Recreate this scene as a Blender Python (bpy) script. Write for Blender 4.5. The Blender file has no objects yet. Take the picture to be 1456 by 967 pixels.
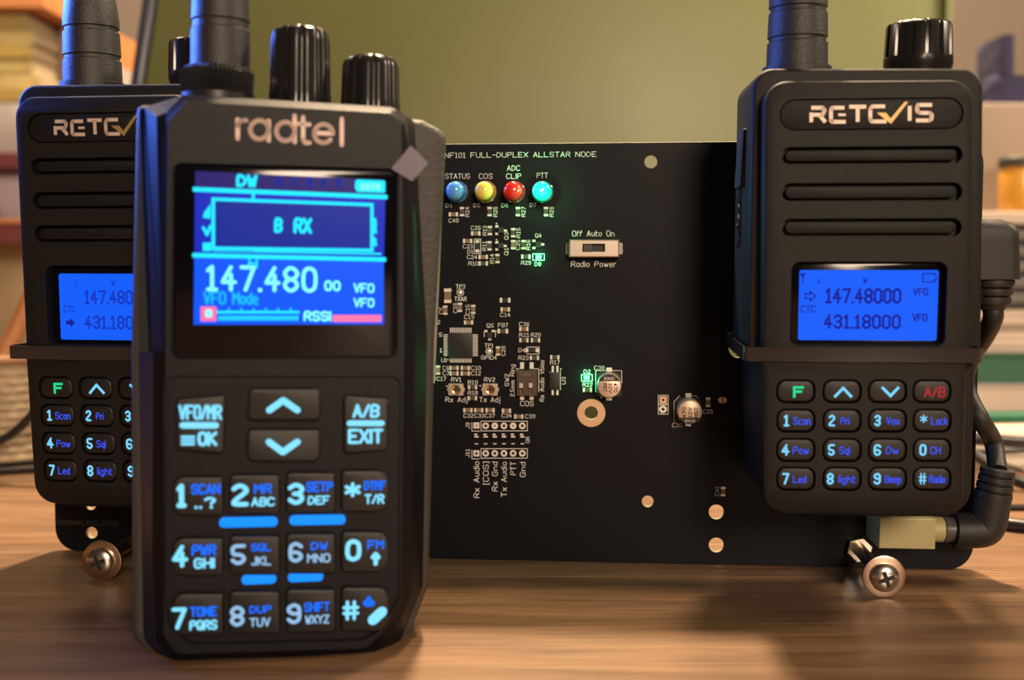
import bpy, math, random
from mathutils import Vector, Matrix
from mathutils.geometry import tessellate_polygon
random.seed(7)
S = bpy.context.scene
COL = S.collection
MM = 0.001

# ------------------------------------------------------------------ camera, world, lights, exposure
FPX = 1600.0                      # focal length in pixels of the 1456x967 frame
CAMH = 82.0                       # lens height above the desk, mm
HORIZON = 377.0
PITCH = math.atan((483.5 - HORIZON) / FPX)
cam_d = bpy.data.cameras.new('camera')
cam = bpy.data.objects.new('camera', cam_d); COL.objects.link(cam)
cam_d.sensor_width = 36.0
cam_d.lens = 36.0 * FPX / 1456.0
cam_d.clip_start = 0.01; cam_d.clip_end = 20
cam_d.dof.use_dof = True
cam_d.dof.focus_distance = 0.288
cam_d.dof.aperture_fstop = 11.0
cam.location = (0, 0, CAMH * MM)
cam.rotation_euler = (math.pi / 2 - PITCH, 0, 0)
S.camera = cam

S.view_settings.view_transform = 'Standard'
S.view_settings.look = 'None'
S.view_settings.exposure = 0.0
S.view_settings.gamma = 1.0
S.view_settings.use_curve_mapping = False

W = bpy.data.worlds.new('room_light'); S.world = W
W.use_nodes = True
W.node_tree.nodes['Background'].inputs[0].default_value = (1.0, 0.80, 0.62, 1)
W.node_tree.nodes['Background'].inputs[1].default_value = 0.035

def area(name, loc, target, size, power, color, size_y=None):
    d = bpy.data.lights.new(name, 'AREA'); d.energy = power; d.color = color
    d.shape = 'RECTANGLE' if size_y else 'DISK'
    d.size = size * MM
    if size_y: d.size_y = size_y * MM
    o = bpy.data.objects.new(name, d); COL.objects.link(o)
    o.location = Vector(loc) * MM
    o.rotation_euler = (Vector(target) - Vector(loc)).to_track_quat('-Z', 'Y').to_euler()
    return o
WARM = (1.0, 0.73, 0.46)
area('ceiling_lamp_behind', (40, 820, 1080), (0, 300, 40), 90, 38, WARM)
area('ceiling_lamp_above', (170, 478, 900), (40, 270, 0), 80, 8, WARM)
area('shelf_fill_light', (-360, 560, 540), (-320, 760, 170), 150, 1.7, (1.0, 0.80, 0.56))  # added fill with no visible source, brightens the left shelf
area('desk_lamp_right', (600, 300, 520), (230, 520, 150), 160, 4.6, (1.0, 0.80, 0.54))
area('room_lamp_front', (290, -950, 470), (0, 300, 60), 340, 14, (1.0, 0.76, 0.56))
m_l = area('monitor_left', (-265, 335, 205), (-75, 240, 150), 90, .30, (0.08, 0.20, 1.0), 70)
m_l.data.spread = math.radians(64)

# ------------------------------------------------------------------ helpers
FWD = Vector((0, math.cos(PITCH), -math.sin(PITCH)))
UPV = Vector((0, math.sin(PITCH), math.cos(PITCH)))
EYE = Vector((0, 0, CAMH))
def ray(px, py):
    return FWD + Vector((1, 0, 0)) * ((px - 728) / FPX) + UPV * ((483.5 - py) / FPX)
def at_depth(px, py, d): return EYE + ray(px, py) * d
def at_y(px, py, y):
    r = ray(px, py); return EYE + r * (y / r.y)

class Frame:
    """a standing plane: x to the right, up, and out towards the room; mm"""
    def __init__(s, origin, yaw, pitch=0, roll=0):
        s.o = Vector(origin)
        s.m = (Matrix.Rotation(-math.radians(yaw), 3, 'Z') @ Matrix.Rotation(math.radians(pitch), 3, 'X')
               @ Matrix.Rotation(math.radians(roll), 3, 'Y'))
        s.x = s.m @ Vector((1, 0, 0)); s.u = s.m @ Vector((0, 0, 1)); s.n = s.m @ Vector((0, -1, 0))
    def uv(s, px, py, out=0.0):
        r = ray(px, py); o = s.o + s.n * out
        p = EYE + r * ((o - EYE).dot(s.n) / r.dot(s.n)) - s.o
        return (p.dot(s.x), p.dot(s.u))
    def pts(s, lst, out=0.0): return [s.uv(a, b, out) for a, b in lst]

MATS = {}
def mat(name, color=(.5, .5, .5), rough=.5, metal=0.0, emit=None, estr=1.0, bump=0, bscale=1500, spec=.5, coat=0, trans=0, var=0, vscale=60, alpha=1):
    if name in MATS: return MATS[name]
    m = bpy.data.materials.new(name); m.use_nodes = True
    nt = m.node_tree; b = nt.nodes['Principled BSDF']
    b.inputs['Base Color'].default_value = (*color, 1)
    b.inputs['Roughness'].default_value = rough
    b.inputs['Metallic'].default_value = metal
    b.inputs['Specular IOR Level'].default_value = spec
    b.inputs['Coat Weight'].default_value = coat
    b.inputs['Transmission Weight'].default_value = trans
    b.inputs['Alpha'].default_value = alpha
    if emit:
        b.inputs['Emission Color'].default_value = (*emit, 1)
        b.inputs['Emission Strength'].default_value = estr
    tc = nt.nodes.new('ShaderNodeTexCoord')
    if bump:
        n = nt.nodes.new('ShaderNodeTexNoise'); n.inputs['Scale'].default_value = bscale
        n.inputs['Detail'].default_value = 3
        nt.links.new(tc.outputs['Object'], n.inputs['Vector'])
        bp = nt.nodes.new('ShaderNodeBump'); bp.inputs['Strength'].default_value = bump
        bp.inputs['Distance'].default_value = 0.0003
        nt.links.new(n.outputs['Fac'], bp.inputs['Height'])
        nt.links.new(bp.outputs['Normal'], b.inputs['Normal'])
    if var:
        n = nt.nodes.new('ShaderNodeTexNoise'); n.inputs['Scale'].default_value = vscale
        n.inputs['Detail'].default_value = 5
        nt.links.new(tc.outputs['Object'], n.inputs['Vector'])
        r = nt.nodes.new('ShaderNodeValToRGB')
        r.color_ramp.elements[0].position = .3; r.color_ramp.elements[1].position = .7
        r.color_ramp.elements[0].color = (*[c * (1 - var) for c in color], 1)
        r.color_ramp.elements[1].color = (*[min(1, c * (1 + var)) for c in color], 1)
        nt.links.new(n.outputs['Fac'], r.inputs['Fac'])
        nt.links.new(r.outputs['Color'], b.inputs['Base Color'])
    MATS[name] = m
    return m
def srgb(r, g, b):
    f = lambda c: (c / 255 / 12.92) if c / 255 <= .04045 else ((c / 255 + .055) / 1.055) ** 2.4
    return (f(r), f(g), f(b))
def glow(name, rgb, k=1.0, base=(.002, .002, .002)):
    return mat(name, base, .6, emit=srgb(*rgb), estr=k, spec=.08)

class MB:
    """collects shapes in (x, up, out) mm and links them as one mesh object"""
    def __init__(s): s.v = []; s.f = []; s.mi = []; s.cur = 0
    def add(s, pts):
        i = len(s.v); s.v += [tuple(p) for p in pts]; return i
    def face(s, idx): s.f.append(tuple(idx)); s.mi.append(s.cur)
    def loft(s, loops, cap0=True, cap1=True, closed=True):
        st = [s.add(l) for l in loops]; n = len(loops[0])
        for a, b in zip(st, st[1:]):
            for k in range(n if closed else n - 1):
                j = (k + 1) % n
                s.face((a + k, a + j, b + j, b + k))
        if cap0: s.face([st[0] + k for k in range(n)][::-1])
        if cap1: s.face([st[-1] + k for k in range(n)])
        return s
    def prism(s, outline, o0, o1, bev=0.0, steps=2, back=False):
        """outline (x, up) extruded from out o0 to o1 with a rounded front edge"""
        loops = []
        if back and bev:
            for k in range(steps + 1):
                a = math.pi / 2 * k / steps
                loops.append([(x, y, o0 + bev * (1 - math.sin(a))) for x, y in inset(outline, bev * (1 - math.cos(math.pi/2 - a) if 0 else bev and (1 - math.sin(math.pi / 2 - (math.pi / 2 - a)))) )][:]) if 0 else None
            loops = []
            for k in range(steps + 1):
                a = math.pi / 2 * k / steps
                loops.append([(x, y, o0 + bev * (1 - math.cos(a))) for x, y in inset(outline, bev * (1 - math.sin(a)))])
        else:
            loops.append([(x, y, o0) for x, y in outline])
        if bev:
            for k in range(steps + 1):
                a = math.pi / 2 * k / steps
                loops.append([(x, y, o1 - bev * (1 - math.sin(a))) for x, y in inset(outline, bev * (1 - math.cos(a)))])
        else:
            loops.append([(x, y, o1) for x, y in outline])
        return s.loft(loops)
    def plate(s, outline, holes, o0, o1, bev=0.0, floor=None, back=True):
        """prism with real holes; floor: out level where the hole walls end (default o0)"""
        fl = o0 if floor is None else floor
        top = inset(outline, bev)
        if bev:
            s.loft([[(x, y, o0) for x, y in outline], [(x, y, o1 - bev) for x, y in outline],
                    [(x, y, o1 - bev * .3) for x, y in inset(outline, bev * .3)], [(x, y, o1) for x, y in top]], False, False)
        else:
            s.loft([[(x, y, o0) for x, y in outline], [(x, y, o1) for x, y in outline]], False, False)
        def fill(loops, o, flip):
            i = s.add([(x, y, o) for l in loops for x, y in l])
            for t in tessellate_polygon([[Vector((x, y, 0)) for x, y in l] for l in loops]):
                s.face([i + k for k in (t[::-1] if flip else t)])
        fill([top] + holes, o1, False)
        if back: fill([outline] + (holes if fl == o0 else []), o0, True)
        for h in holes:
            s.loft([[(x, y, o1) for x, y in h], [(x, y, fl) for x, y in h]], False, fl != o0)
        return s
    def box(s, x0, x1, y0, y1, o0, o1, bev=0.0):
        return s.prism([(x0, y0), (x1, y0), (x1, y1), (x0, y1)], o0, o1, bev)
    def lathe(s, prof, cx, co, n=40, flute=None):
        """prof (radius, up) turned about a vertical axis"""
        loops = []
        for r, y in prof:
            lp = []
            for k in range(n):
                a = 2 * math.pi * k / n
                rr = r * (flute(a, y) if flute else 1)
                lp.append((cx + rr * math.cos(a), y, co + rr * math.sin(a)))
            loops.append(lp)
        return s.loft(loops)
    def turn(s, prof, cx, cy, n=32):
        """prof (radius, out) turned about an axis pointing out of the plane"""
        return s.loft([[(cx + r * math.cos(2 * math.pi * k / n), cy + r * math.sin(2 * math.pi * k / n), o) for k in range(n)] for r, o in prof])
    def tube(s, path, r, n=14, rs=None):
        P = [Vector(p) for p in path]; loops = []
        t0 = (P[1] - P[0]).normalized()
        a = t0.orthogonal().normalized()
        for i, p in enumerate(P):
            t = (P[min(i + 1, len(P) - 1)] - P[max(i - 1, 0)]).normalized()
            a = (a - t * a.dot(t)).normalized(); b = t.cross(a)
            rr = rs[i] if rs else r
            loops.append([tuple(p + (a * math.cos(2 * math.pi * k / n) + b * math.sin(2 * math.pi * k / n)) * rr) for k in range(n)])
        return s.loft(loops)
    def disc(s, cx, cy, r, o, n=24, hole=0):
        if hole:
            return s.loft([[(cx + q * math.cos(2 * math.pi * k / n), cy + q * math.sin(2 * math.pi * k / n), o) for k in range(n)] for q in (hole, r)], False, False)
        i = s.add([(cx + r * math.cos(2 * math.pi * k / n), cy + r * math.sin(2 * math.pi * k / n), o) for k in range(n)])
        s.face(range(i, i + n)); return s
    def line(s, pts, w, o, rnd=True, closed=False):
        """a flat printed stroke"""
        P = [Vector(p) for p in pts]
        if closed: P.append(P[0])
        for a, b in zip(P, P[1:]):
            d = b - a
            if d.length < 1e-6: continue
            d.normalize(); nrm = Vector((-d.y, d.x)) * (w / 2); e = d * (0 if rnd else w / 2)
            i = s.add([(*(a - e - nrm), o), (*(b + e - nrm), o), (*(b + e + nrm), o), (*(a - e + nrm), o)])
            s.face(range(i, i + 4))
        if rnd == 2:
            for a in P[1:-1]: s.disc(a.x, a.y, w / 2, o, 12)
        elif rnd:
            for a in P: s.disc(a.x, a.y, w / 2, o, 8)
        return s
    def text(s, txt, x0, x1, y0, y1, o, wt=.13, rot=0, smooth=True, rnd=True, fr=None, upper_only=None):
        """strokes fitted into the box x0..x1, y0..y1 (cap height); rot 90 reads upwards, -90 downwards"""
        gl = layout(txt, smooth)
        wid = max(gl[1], .5)
        if rot in (0, 180): L, Hh = x1 - x0, y1 - y0
        else: L, Hh = y1 - y0, x1 - x0
        w = Hh * wt
        sx = (L - w) / wid; sy = (Hh - w) / 6.0
        for st in gl[0]:
            q = []
            for gx, gy in st:
                a = w / 2 + gx * sx; b = w / 2 + (gy - 2) * sy
                if rot == 0: q.append((x0 + a, y0 + b))
                elif rot == 90: q.append((x1 - b, y0 + a))
                elif rot == -90: q.append((x0 + b, y1 - a))
                else: q.append((x1 - a, y1 - b))
            if len(q) == 2 and q[0] == q[1]:
                s.disc(q[0][0], q[0][1], w * .62, o, 8)
            else: s.line(q, w, o, rnd)
        return s
    def build(s, name, mats, parent=None, smooth=35, thick=None):
        me = bpy.data.meshes.new(name)
        me.from_pydata([(x * MM, -o * MM, u * MM) for x, u, o in s.v], [], s.f)
        if not isinstance(mats, (list, tuple)): mats = [mats]
        for m in mats: me.materials.append(m)
        me.polygons.foreach_set('material_index', s.mi)
        import bmesh
        bm = bmesh.new(); bm.from_mesh(me)
        bmesh.ops.remove_doubles(bm, verts=bm.verts, dist=1e-7)
        bmesh.ops.recalc_face_normals(bm, faces=bm.faces)
        bm.to_mesh(me); bm.free()
        if smooth:
            me.polygons.foreach_set('use_smooth', [True] * len(me.polygons))
            me.set_sharp_from_angle(angle=math.radians(smooth))
        o = bpy.data.objects.new(name, me); COL.objects.link(o)
        if parent: o.parent = parent
        return o

def inset(poly, d):
    if abs(d) < 1e-9: return list(poly)
    n = len(poly); out = []
    area2 = sum(poly[i][0] * poly[(i + 1) % n][1] - poly[(i + 1) % n][0] * poly[i][1] for i in range(n))
    sg = 1 if area2 > 0 else -1
    for i in range(n):
        p0, p1, p2 = Vector(poly[i - 1]), Vector(poly[i]), Vector(poly[(i + 1) % n])
        d1 = (p1 - p0); d2 = (p2 - p1)
        if d1.length < 1e-9 or d2.length < 1e-9: out.append(tuple(p1)); continue
        d1.normalize(); d2.normalize()
        n1 = Vector((-d1.y, d1.x)) * sg; n2 = Vector((-d2.y, d2.x)) * sg
        b = n1 + n2
        k = max(.3, b.length_squared / 2)
        out.append(tuple(p1 + b / k * d * (1 if k > .3 else .6)))
    return out
def rpoly(pts, r, n=6):
    """round the corners of a polygon; r a number or one per corner"""
    out = []; N = len(pts)
    for i in range(N):
        p0, p1, p2 = Vector(pts[i - 1]), Vector(pts[i]), Vector(pts[(i + 1) % N])
        rr = r[i] if isinstance(r, (list, tuple)) else r
        a = (p0 - p1); b = (p2 - p1); la, lb = a.length, b.length
        a.normalize(); b.normalize()
        ang = a.angle(b)
        if rr <= 0 or ang > 3.13: out.append(tuple(p1)); continue
        t = min(rr / math.tan(ang / 2), la * .49, lb * .49); q = t * math.tan(ang / 2)
        c = p1 + (a + b).normalized() * (q / math.sin(ang / 2))
        v0 = p1 + a * t - c; v1 = p1 + b * t - c
        tot = v0.angle(v1); sgn = 1 if v0.x * v1.y - v0.y * v1.x > 0 else -1
        for k in range(n + 1):
            th = sgn * tot * k / n
            out.append((c.x + v0.x * math.cos(th) - v0.y * math.sin(th), c.y + v0.x * math.sin(th) + v0.y * math.cos(th)))
    return out
def rect(x0, x1, y0, y1): return [(x0, y0), (x1, y0), (x1, y1), (x0, y1)]
def circ(cx, cy, r, n=28): return [(cx + r * math.cos(2 * math.pi * k / n), cy + r * math.sin(2 * math.pi * k / n)) for k in range(n)]
def spline(P, k=8):
    P = [Vector(p) for p in P]; out = []
    for i in range(len(P) - 1):
        a = P[max(i - 1, 0)]; b = P[i]; c = P[i + 1]; d = P[min(i + 2, len(P) - 1)]
        for j in range(k):
            t = j / k
            out.append(.5 * ((2 * b) + (c - a) * t + (2 * a - 5 * b + 4 * c - d) * t * t + (3 * b - a - 3 * c + d) * t ** 3))
    out.append(P[-1]); return out

GL = {
 'A': '02 28 42|14 34', 'B': '02 08 38 47 46 35 05|35 44 43 32 02', 'C': '47 38 18 07 03 12 32 43', 'D': '02 08 28 46 44 22 02',
 'E': '48 08 02 42|05 35', 'F': '48 08 02|05 35', 'G': '47 38 18 07 03 12 32 43 45 25', 'H': '02 08|42 48|05 45', 'I': '02 08',
 'J': '38 33 22 12 03', 'K': '02 08|48 05|15 42', 'L': '08 02 42', 'M': '02 08 25 48 42', 'N': '02 08 42 48',
 'O': '18 38 47 43 32 12 03 07 18', 'P': '02 08 38 47 46 35 05', 'Q': '18 38 47 43 32 12 03 07 18|24 42', 'R': '02 08 38 47 46 35 05|25 42',
 'S': '47 38 18 07 06 15 35 44 43 32 12 03', 'T': '08 48|28 22', 'U': '08 03 12 32 43 48', 'V': '08 22 48', 'W': '08 12 26 32 48',
 'X': '08 42|48 02', 'Y': '08 25 48|25 22', 'Z': '08 48 02 42',
 'a': '36 32|35 26 16 05 03 12 22 33', 'b': '08 02|05 16 26 35 33 22 12 03', 'c': '36 16 05 03 12 32', 'd': '38 32|35 26 16 05 03 12 22 33',
 'e': '04 34 35 26 16 05 03 12 32', 'f': '28 18 07 02|06 26', 'g': '36 31 20 10 01|35 26 16 05 03 12 22 33', 'h': '08 02|05 16 26 35 32',
 'i': '06 02|08 08', 'j': '16 11 00|18 18', 'k': '08 02|36 04|14 32', 'l': '08 02', 'm': '02 06|05 16 25 22|25 36 45 42',
 'n': '02 06|05 16 26 35 32', 'o': '16 26 35 33 22 12 03 05 16', 'p': '06 00|05 16 26 35 33 22 12 03', 'q': '36 30|35 26 16 05 03 12 22 33',
 'r': '06 02|04 16 26', 's': '36 16 05 14 24 33 22 02', 't': '08 03 12 22|06 26', 'u': '06 03 12 22 33|36 32', 'v': '06 22 46',
 'w': '06 12 25 32 46', 'x': '06 32|36 02', 'y': '06 22|46 22 10', 'z': '06 36 02 32',
 '0': '18 28 37 33 22 12 03 07 18', '1': '07 18 12|02 22', '2': '07 18 28 37 36 03 02 32', '3': '07 18 28 37 36 25 15|25 34 33 22 12 03',
 '4': '28 04 34|26 22', '5': '38 08 05 25 34 33 22 12 03', '6': '37 28 18 07 03 12 22 33 34 25 05', '7': '08 38 12',
 '8': '18 28 37 36 25 15 06 07 18|15 04 03 12 22 33 34 25', '9': '03 12 22 33 37 28 18 07 06 15 35',
 '-': '05 35', '.': '02 02', ',': '02 01', '/': '02 38', '[': '18 08 01 11', ']': '08 18 11 01', '_': '02 42', '*': '28 24|07 45|47 05',
 '#': '12 18|32 38|04 44|06 46', '?': '07 18 28 37 36 25 24|22 22', '+': '27 23|05 45', '=': '04 44|06 46|02 42', '^': '06 28 46', ' ': '', '|': '01 09',
}
def chaikin(p, it=2):
    for _ in range(it):
        if len(p) < 3: return p
        q = [p[0]]
        for a, b in zip(p, p[1:]):
            q += [(a[0] * .75 + b[0] * .25, a[1] * .75 + b[1] * .25), (a[0] * .25 + b[0] * .75, a[1] * .25 + b[1] * .75)]
        p = q[:1] + q[2:-2] + [q[-2]] + [p[-1]] if False else q[:1] + q[1:] + [p[-1]]
    return p
ROUND = set('BCDGJOPQRSUabcdefghjmnopqrstu023568 9')
def layout(txt, smooth=True):
    strokes = []; x = 0
    for ch in txt:
        if ch == ' ': x += 4.2; continue
        g = GL.get(ch, ''); mx = 0
        for st in g.split('|'):
            pts = [(int(t[0]), int(t[1])) for t in st.split()]
            if not pts: continue
            mx = max(mx, max(p[0] for p in pts))
            if smooth and ch in ROUND and len(pts) > 3: pts = chaikin(pts, 1)
            strokes.append([(x + a, b) for a, b in pts])
        x += mx + 1.5
    return strokes, x - 1.5

def thing(name, label, cat, frame=None, loc=None, group=None, rot=None):
    o = bpy.data.objects.new(name, None); COL.objects.link(o); o.empty_display_size = .01
    if frame:
        o.matrix_world = Matrix.Translation(frame.o * MM) @ frame.m.to_4x4()
    if loc is not None: o.location = Vector(loc) * MM
    if rot is not None: o.rotation_euler = rot
    return tag(o, label, cat, group)
def tag(o, label, cat, group=None):
    o['label'] = label; o['category'] = cat
    if group: o['group'] = group
    return o
def struct(o): o['kind'] = 'structure'; return o
def place(o, frame=None, loc=None):
    if frame: o.matrix_world = Matrix.Translation(frame.o * MM) @ frame.m.to_4x4()
    if loc is not None: o.location = Vector(loc) * MM
    return o

# ------------------------------------------------------------------ materials
BLACK = mat('black_textured_plastic', (.0078, .0072, .0072), .5, bump=.35, bscale=4200, spec=.26)
BLACK2 = mat('black_satin_plastic', (.009, .0085, .009), .36, bump=.15, bscale=900)
RUBBER = mat('black_rubber', (.012, .012, .013), .55, bump=.2, bscale=1200)
GLOSS = mat('black_gloss', (.003, .003, .006), .12, spec=.3)
KEYM = mat('black_key_rubber', (.0055, .005, .0055), .5, bump=.12, bscale=1500)
ANT = mat('antenna_rubber', (.020, .019, .019), .46, bump=.5, bscale=2600)
KNOB = mat('black_knob_plastic', (.012, .011, .011), .25)
MASK = mat('black_solder_mask', (.0034, .0036, .0062), .45, bump=.06, bscale=2500, spec=.15)
EDGE = mat('board_edge_fibreglass', (.30, .28, .20), .5)
SILK = mat('white_silkscreen', (.88, .85, .80), .7)
SILKDIM = mat('dim_silkscreen', (.05, .046, .042), .7)  # much darker grey than the other lettering
TIN = mat('tinned_solder', (.86, .80, .74), .38, .35)
COPPER = mat('gold_plated_copper', (.80, .52, .34), .34, .75)
STEEL = mat('nickel_steel', (.66, .60, .52), .24, 1.0)
BRASS = mat('zinc_yellow_steel', (.62, .50, .30), .3, 1.0)
LOGOW = mat('silver_pink_print', (.66, .52, .43), .45, .25)
LOGOG = mat('gold_print', (.42, .30, .10), .4, .4)
ICB = mat('chip_epoxy', (.016, .015, .016), .55)
CERAM = mat('tan_ceramic', (.24, .145, .09), .5)
RESB = mat('dark_resistor', (.075, .058, .048), .5)

# ------------------------------------------------------------------ room: desk, floor, walls
def wood_material():
    m = bpy.data.materials.new('oiled_walnut'); m.use_nodes = True
    nt = m.node_tree; b = nt.nodes['Principled BSDF']
    tc = nt.nodes.new('ShaderNodeTexCoord'); mp = nt.nodes.new('ShaderNodeMapping')
    mp.inputs['Scale'].default_value = (1.6, 26, 26); mp.inputs['Rotation'].default_value = (0, 0, .035)
    nt.links.new(tc.outputs['Object'], mp.inputs['Vector'])
    n = nt.nodes.new('ShaderNodeTexNoise'); n.inputs['Scale'].default_value = 3.2; n.inputs['Detail'].default_value = 9
    n.inputs['Roughness'].default_value = .62; n.inputs['Distortion'].default_value = .7
    nt.links.new(mp.outputs['Vector'], n.inputs['Vector'])
    r = nt.nodes.new('ShaderNodeValToRGB'); e = r.color_ramp.elements
    e[0].position = .28; e[0].color = (.100, .050, .026, 1)
    e[1].position = .72; e[1].color = (.29, .165, .088, 1)
    k = e.new(.5); k.color = (.195, .105, .054, 1)
    nt.links.new(n.outputs['Fac'], r.inputs['Fac'])
    f = nt.nodes.new('ShaderNodeTexNoise'); f.inputs['Scale'].default_value = 30; f.inputs['Detail'].default_value = 4
    mp2 = nt.nodes.new('ShaderNodeMapping'); mp2.inputs['Scale'].default_value = (1.2, 40, 40)
    nt.links.new(tc.outputs['Object'], mp2.inputs['Vector']); nt.links.new(mp2.outputs['Vector'], f.inputs['Vector'])
    mx = nt.nodes.new('ShaderNodeMix'); mx.data_type = 'RGBA'; mx.blend_type = 'MULTIPLY'; mx.inputs['Factor'].default_value = .5
    nt.links.new(r.outputs['Color'], mx.inputs[6]); nt.links.new(f.outputs['Color'], mx.inputs[7])
    fr = nt.nodes.new('ShaderNodeValToRGB'); fr.color_ramp.elements[0].position = .3; fr.color_ramp.elements[1].position = .6
    nt.links.new(f.outputs['Fac'], fr.inputs['Fac']); nt.links.new(fr.outputs['Color'], mx.inputs[7])
    nt.links.new(mx.outputs[2], b.inputs['Base Color'])
    b.inputs['Roughness'].default_value = .42
    bp = nt.nodes.new('ShaderNodeBump'); bp.inputs['Strength'].default_value = .25; bp.inputs['Distance'].default_value = .0004
    nt.links.new(f.outputs['Fac'], bp.inputs['Height']); nt.links.new(bp.outputs['Normal'], b.inputs['Normal'])
    return m
WOOD = wood_material()
desk = thing('desk', 'brown wooden desk that everything stands on, with a fine horizontal grain', 'desk', loc=(0, 500, 0))
MB().prism(rpoly([(-800, 0 - 28), (800, 0 - 28), (800, 0), (-800, 0)], 2, 3), -420, 650).build('desktop', WOOD, desk)
for sx in (-740, 740):
    for so in (-370, 600):
        MB().box(sx - 25, sx + 25, -740, -28, so - 25, so + 25).build('leg', WOOD, desk)
def slab(name, x0, x1, y0, y1, z0, z1, m):
    b = MB(); b.box(x0, x1, z0, z1, -y1, -y0); return struct(b.build(name, m))
PLASTER = mat('taupe_plaster', (.165, .13, .11), .9, var=.06, vscale=3, bump=.2, bscale=60)
slab('floor', -1500, 1500, -1600, 1080, -760, -740, mat('brown_carpet', (.10, .075, .06), .95, var=.2, vscale=40))
slab('wall_back', -1500, 1500, 1080, 1110, -740, 1700, PLASTER)

# ------------------------------------------------------------------ circuit board
YAW = 4.57
pcb_o = at_depth(710, 605, FPX * math.cos(math.radians(YAW)) / 5.13)
PF0 = Frame(pcb_o, YAW)
lo = PF0.uv(700, 795)[1]
PF = Frame(PF0.o + PF0.u * (-PF0.o.z + 0.0), YAW)     # origin dropped to the desk
PXM = 1 / 5.13                                         # mm per pixel near the board
def B(px, py, out=0): return PF.uv(px, py, out)
board = thing('circuit_board', 'black circuit board with white lettering and coloured lamps, standing upright behind the radios', 'circuit board', PF)
L_, R_ = B(78, 740)[0], B(1385, 740)[0]
BT = B(840, 203)[1]
outline = rpoly(rect(L_, R_, 0.0, BT), 6.5, 8)
holes = []
for px, py, r in [(925.5, 230, 9), (1050, 495, 13.5), (840.7, 587.2, 9.5), (921, 713, 8.3), (1018.5, 728, 10.5), (1018.5, 775, 10.5), (130.5, 757.5, 8.6), (129, 717, 8.6)]:
    c = B(px, py); holes.append(circ(c[0], c[1], r * PXM))
m = MB(); m.plate(outline, holes, -1.6, 0, .22)
slabo = m.build('board', [MASK, EDGE], board, smooth=0)
for p in slabo.data.polygons:
    if abs(p.normal.y) < .9: p.material_index = 1
# silkscreen
s = MB(); SO = .03
def T(txt, x0, x1, yc, h=6.0, wt=.125):
    a = B(x0, yc + h / 2); b = B(x1, yc - h / 2); s.text(txt, a[0], b[0], a[1], b[1], SO, wt if h < 7 else min(wt, .11))
def TV(txt, xc, y0, y1, h=6.0, wt=.125):
    a = B(xc - h / 2, y1); b = B(xc + h / 2, y0); s.text(txt, a[0], b[0], a[1], b[1], SO, wt, rot=90)
def RB(x0, x1, y0, y1, w=.16):
    s.line([B(x0, y0), B(x1, y0), B(x1, y1), B(x0, y1)], w, SO, False, True)
def PL(pts, w=.16): s.line([B(*p) for p in pts], w, SO, False)
T('NF101 FULL-DUPLEX ALLSTAR NODE', 632, 848, 220, 9.3, .105)
for t in [('STATUS', 633, 668.4, 250.5, 8), ('COS', 680.8, 700.4, 250.5, 8), ('ADC', 720.8, 739.5, 239, 8), ('CLIP', 719.7, 741.2, 250.5, 8), ('PTT', 763, 779, 249.5, 8),
          ('D3', 633.5, 643, 292), ('D5', 673.2, 682.8, 292), ('D6', 713, 722.7, 292), ('D7', 753.2, 762.5, 291.5), ('C40', 638, 652, 313.5), ('C26', 669.5, 683.6, 324),
          ('C23', 658, 672.3, 350.3), ('D1', 664.5, 672.8, 357.7), ('Q4', 760.8, 770, 335), ('C24', 664, 678.6, 365.5), ('R10', 665.8, 680, 374.7), ('R29', 740.8, 755, 373.5),
          ('D8', 760, 769.5, 375.5), ('Off Auto On', 813.3, 873.7, 332, 8.5), ('Radio Power', 811.8, 875.9, 375.5, 8.5), ('TP3', 648, 661.4, 407.5, 6.5), ('TXAR', 646, 663.7, 425, 6.5),
          ('C19', 660, 674, 450.7), ('C14', 711, 725.6, 447.6), ('C36', 738, 752.6, 461), ('R21', 738, 752.2, 476.2), ('R20', 754.8, 768.8, 476.2), ('D4', 737, 747, 498), ('R23', 737, 751.7, 508.8),
          ('U1', 627.5, 635.4, 512), ('Q5', 691.8, 702, 463), ('FB7', 708, 722.3, 462.3), ('TP1', 689, 701.4, 491.3), ('GPIO4', 684, 706.6, 508.4), ('C6', 629.4, 638.7, 523.3), ('C7', 629.4, 638.7, 530.8),
          ('C10', 669.8, 683.8, 523.3), ('C12', 669.8, 683.8, 530.8), ('C17', 620.8, 634.4, 538.6), ('RV1', 641.3, 655.8, 539.7, 6.5), ('RV2', 688.4, 703.9, 539.7, 6.5), ('R19', 665, 679.3, 543.7), ('R18', 665, 679.3, 558.6),
          ('Rx Adj', 633.2, 664.7, 568.2, 7.2), ('Tx Adj', 681.4, 711.2, 568.2, 7.2), ('COS', 739.6, 759, 573.8, 7.5), ('R17', 782, 796, 515.3), ('C32', 659, 673.2, 591), ('C33', 674.5, 688.6, 591),
          ('C37', 689.5, 703.6, 591), ('C34', 713.4, 727.7, 591), ('C39', 746.6, 761, 592), ('D2', 829.8, 839.7, 528.4), ('R22', 828, 842.7, 547), ('C38', 844.7, 859.6, 523.2), ('C35', 955.6, 970.5, 604.6), ('C29', 999.3, 1013.4, 585.2), ('5', 624, 629, 476), ('1', 625, 629, 498), ('2', 621, 626, 458)]: T(*t)
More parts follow.
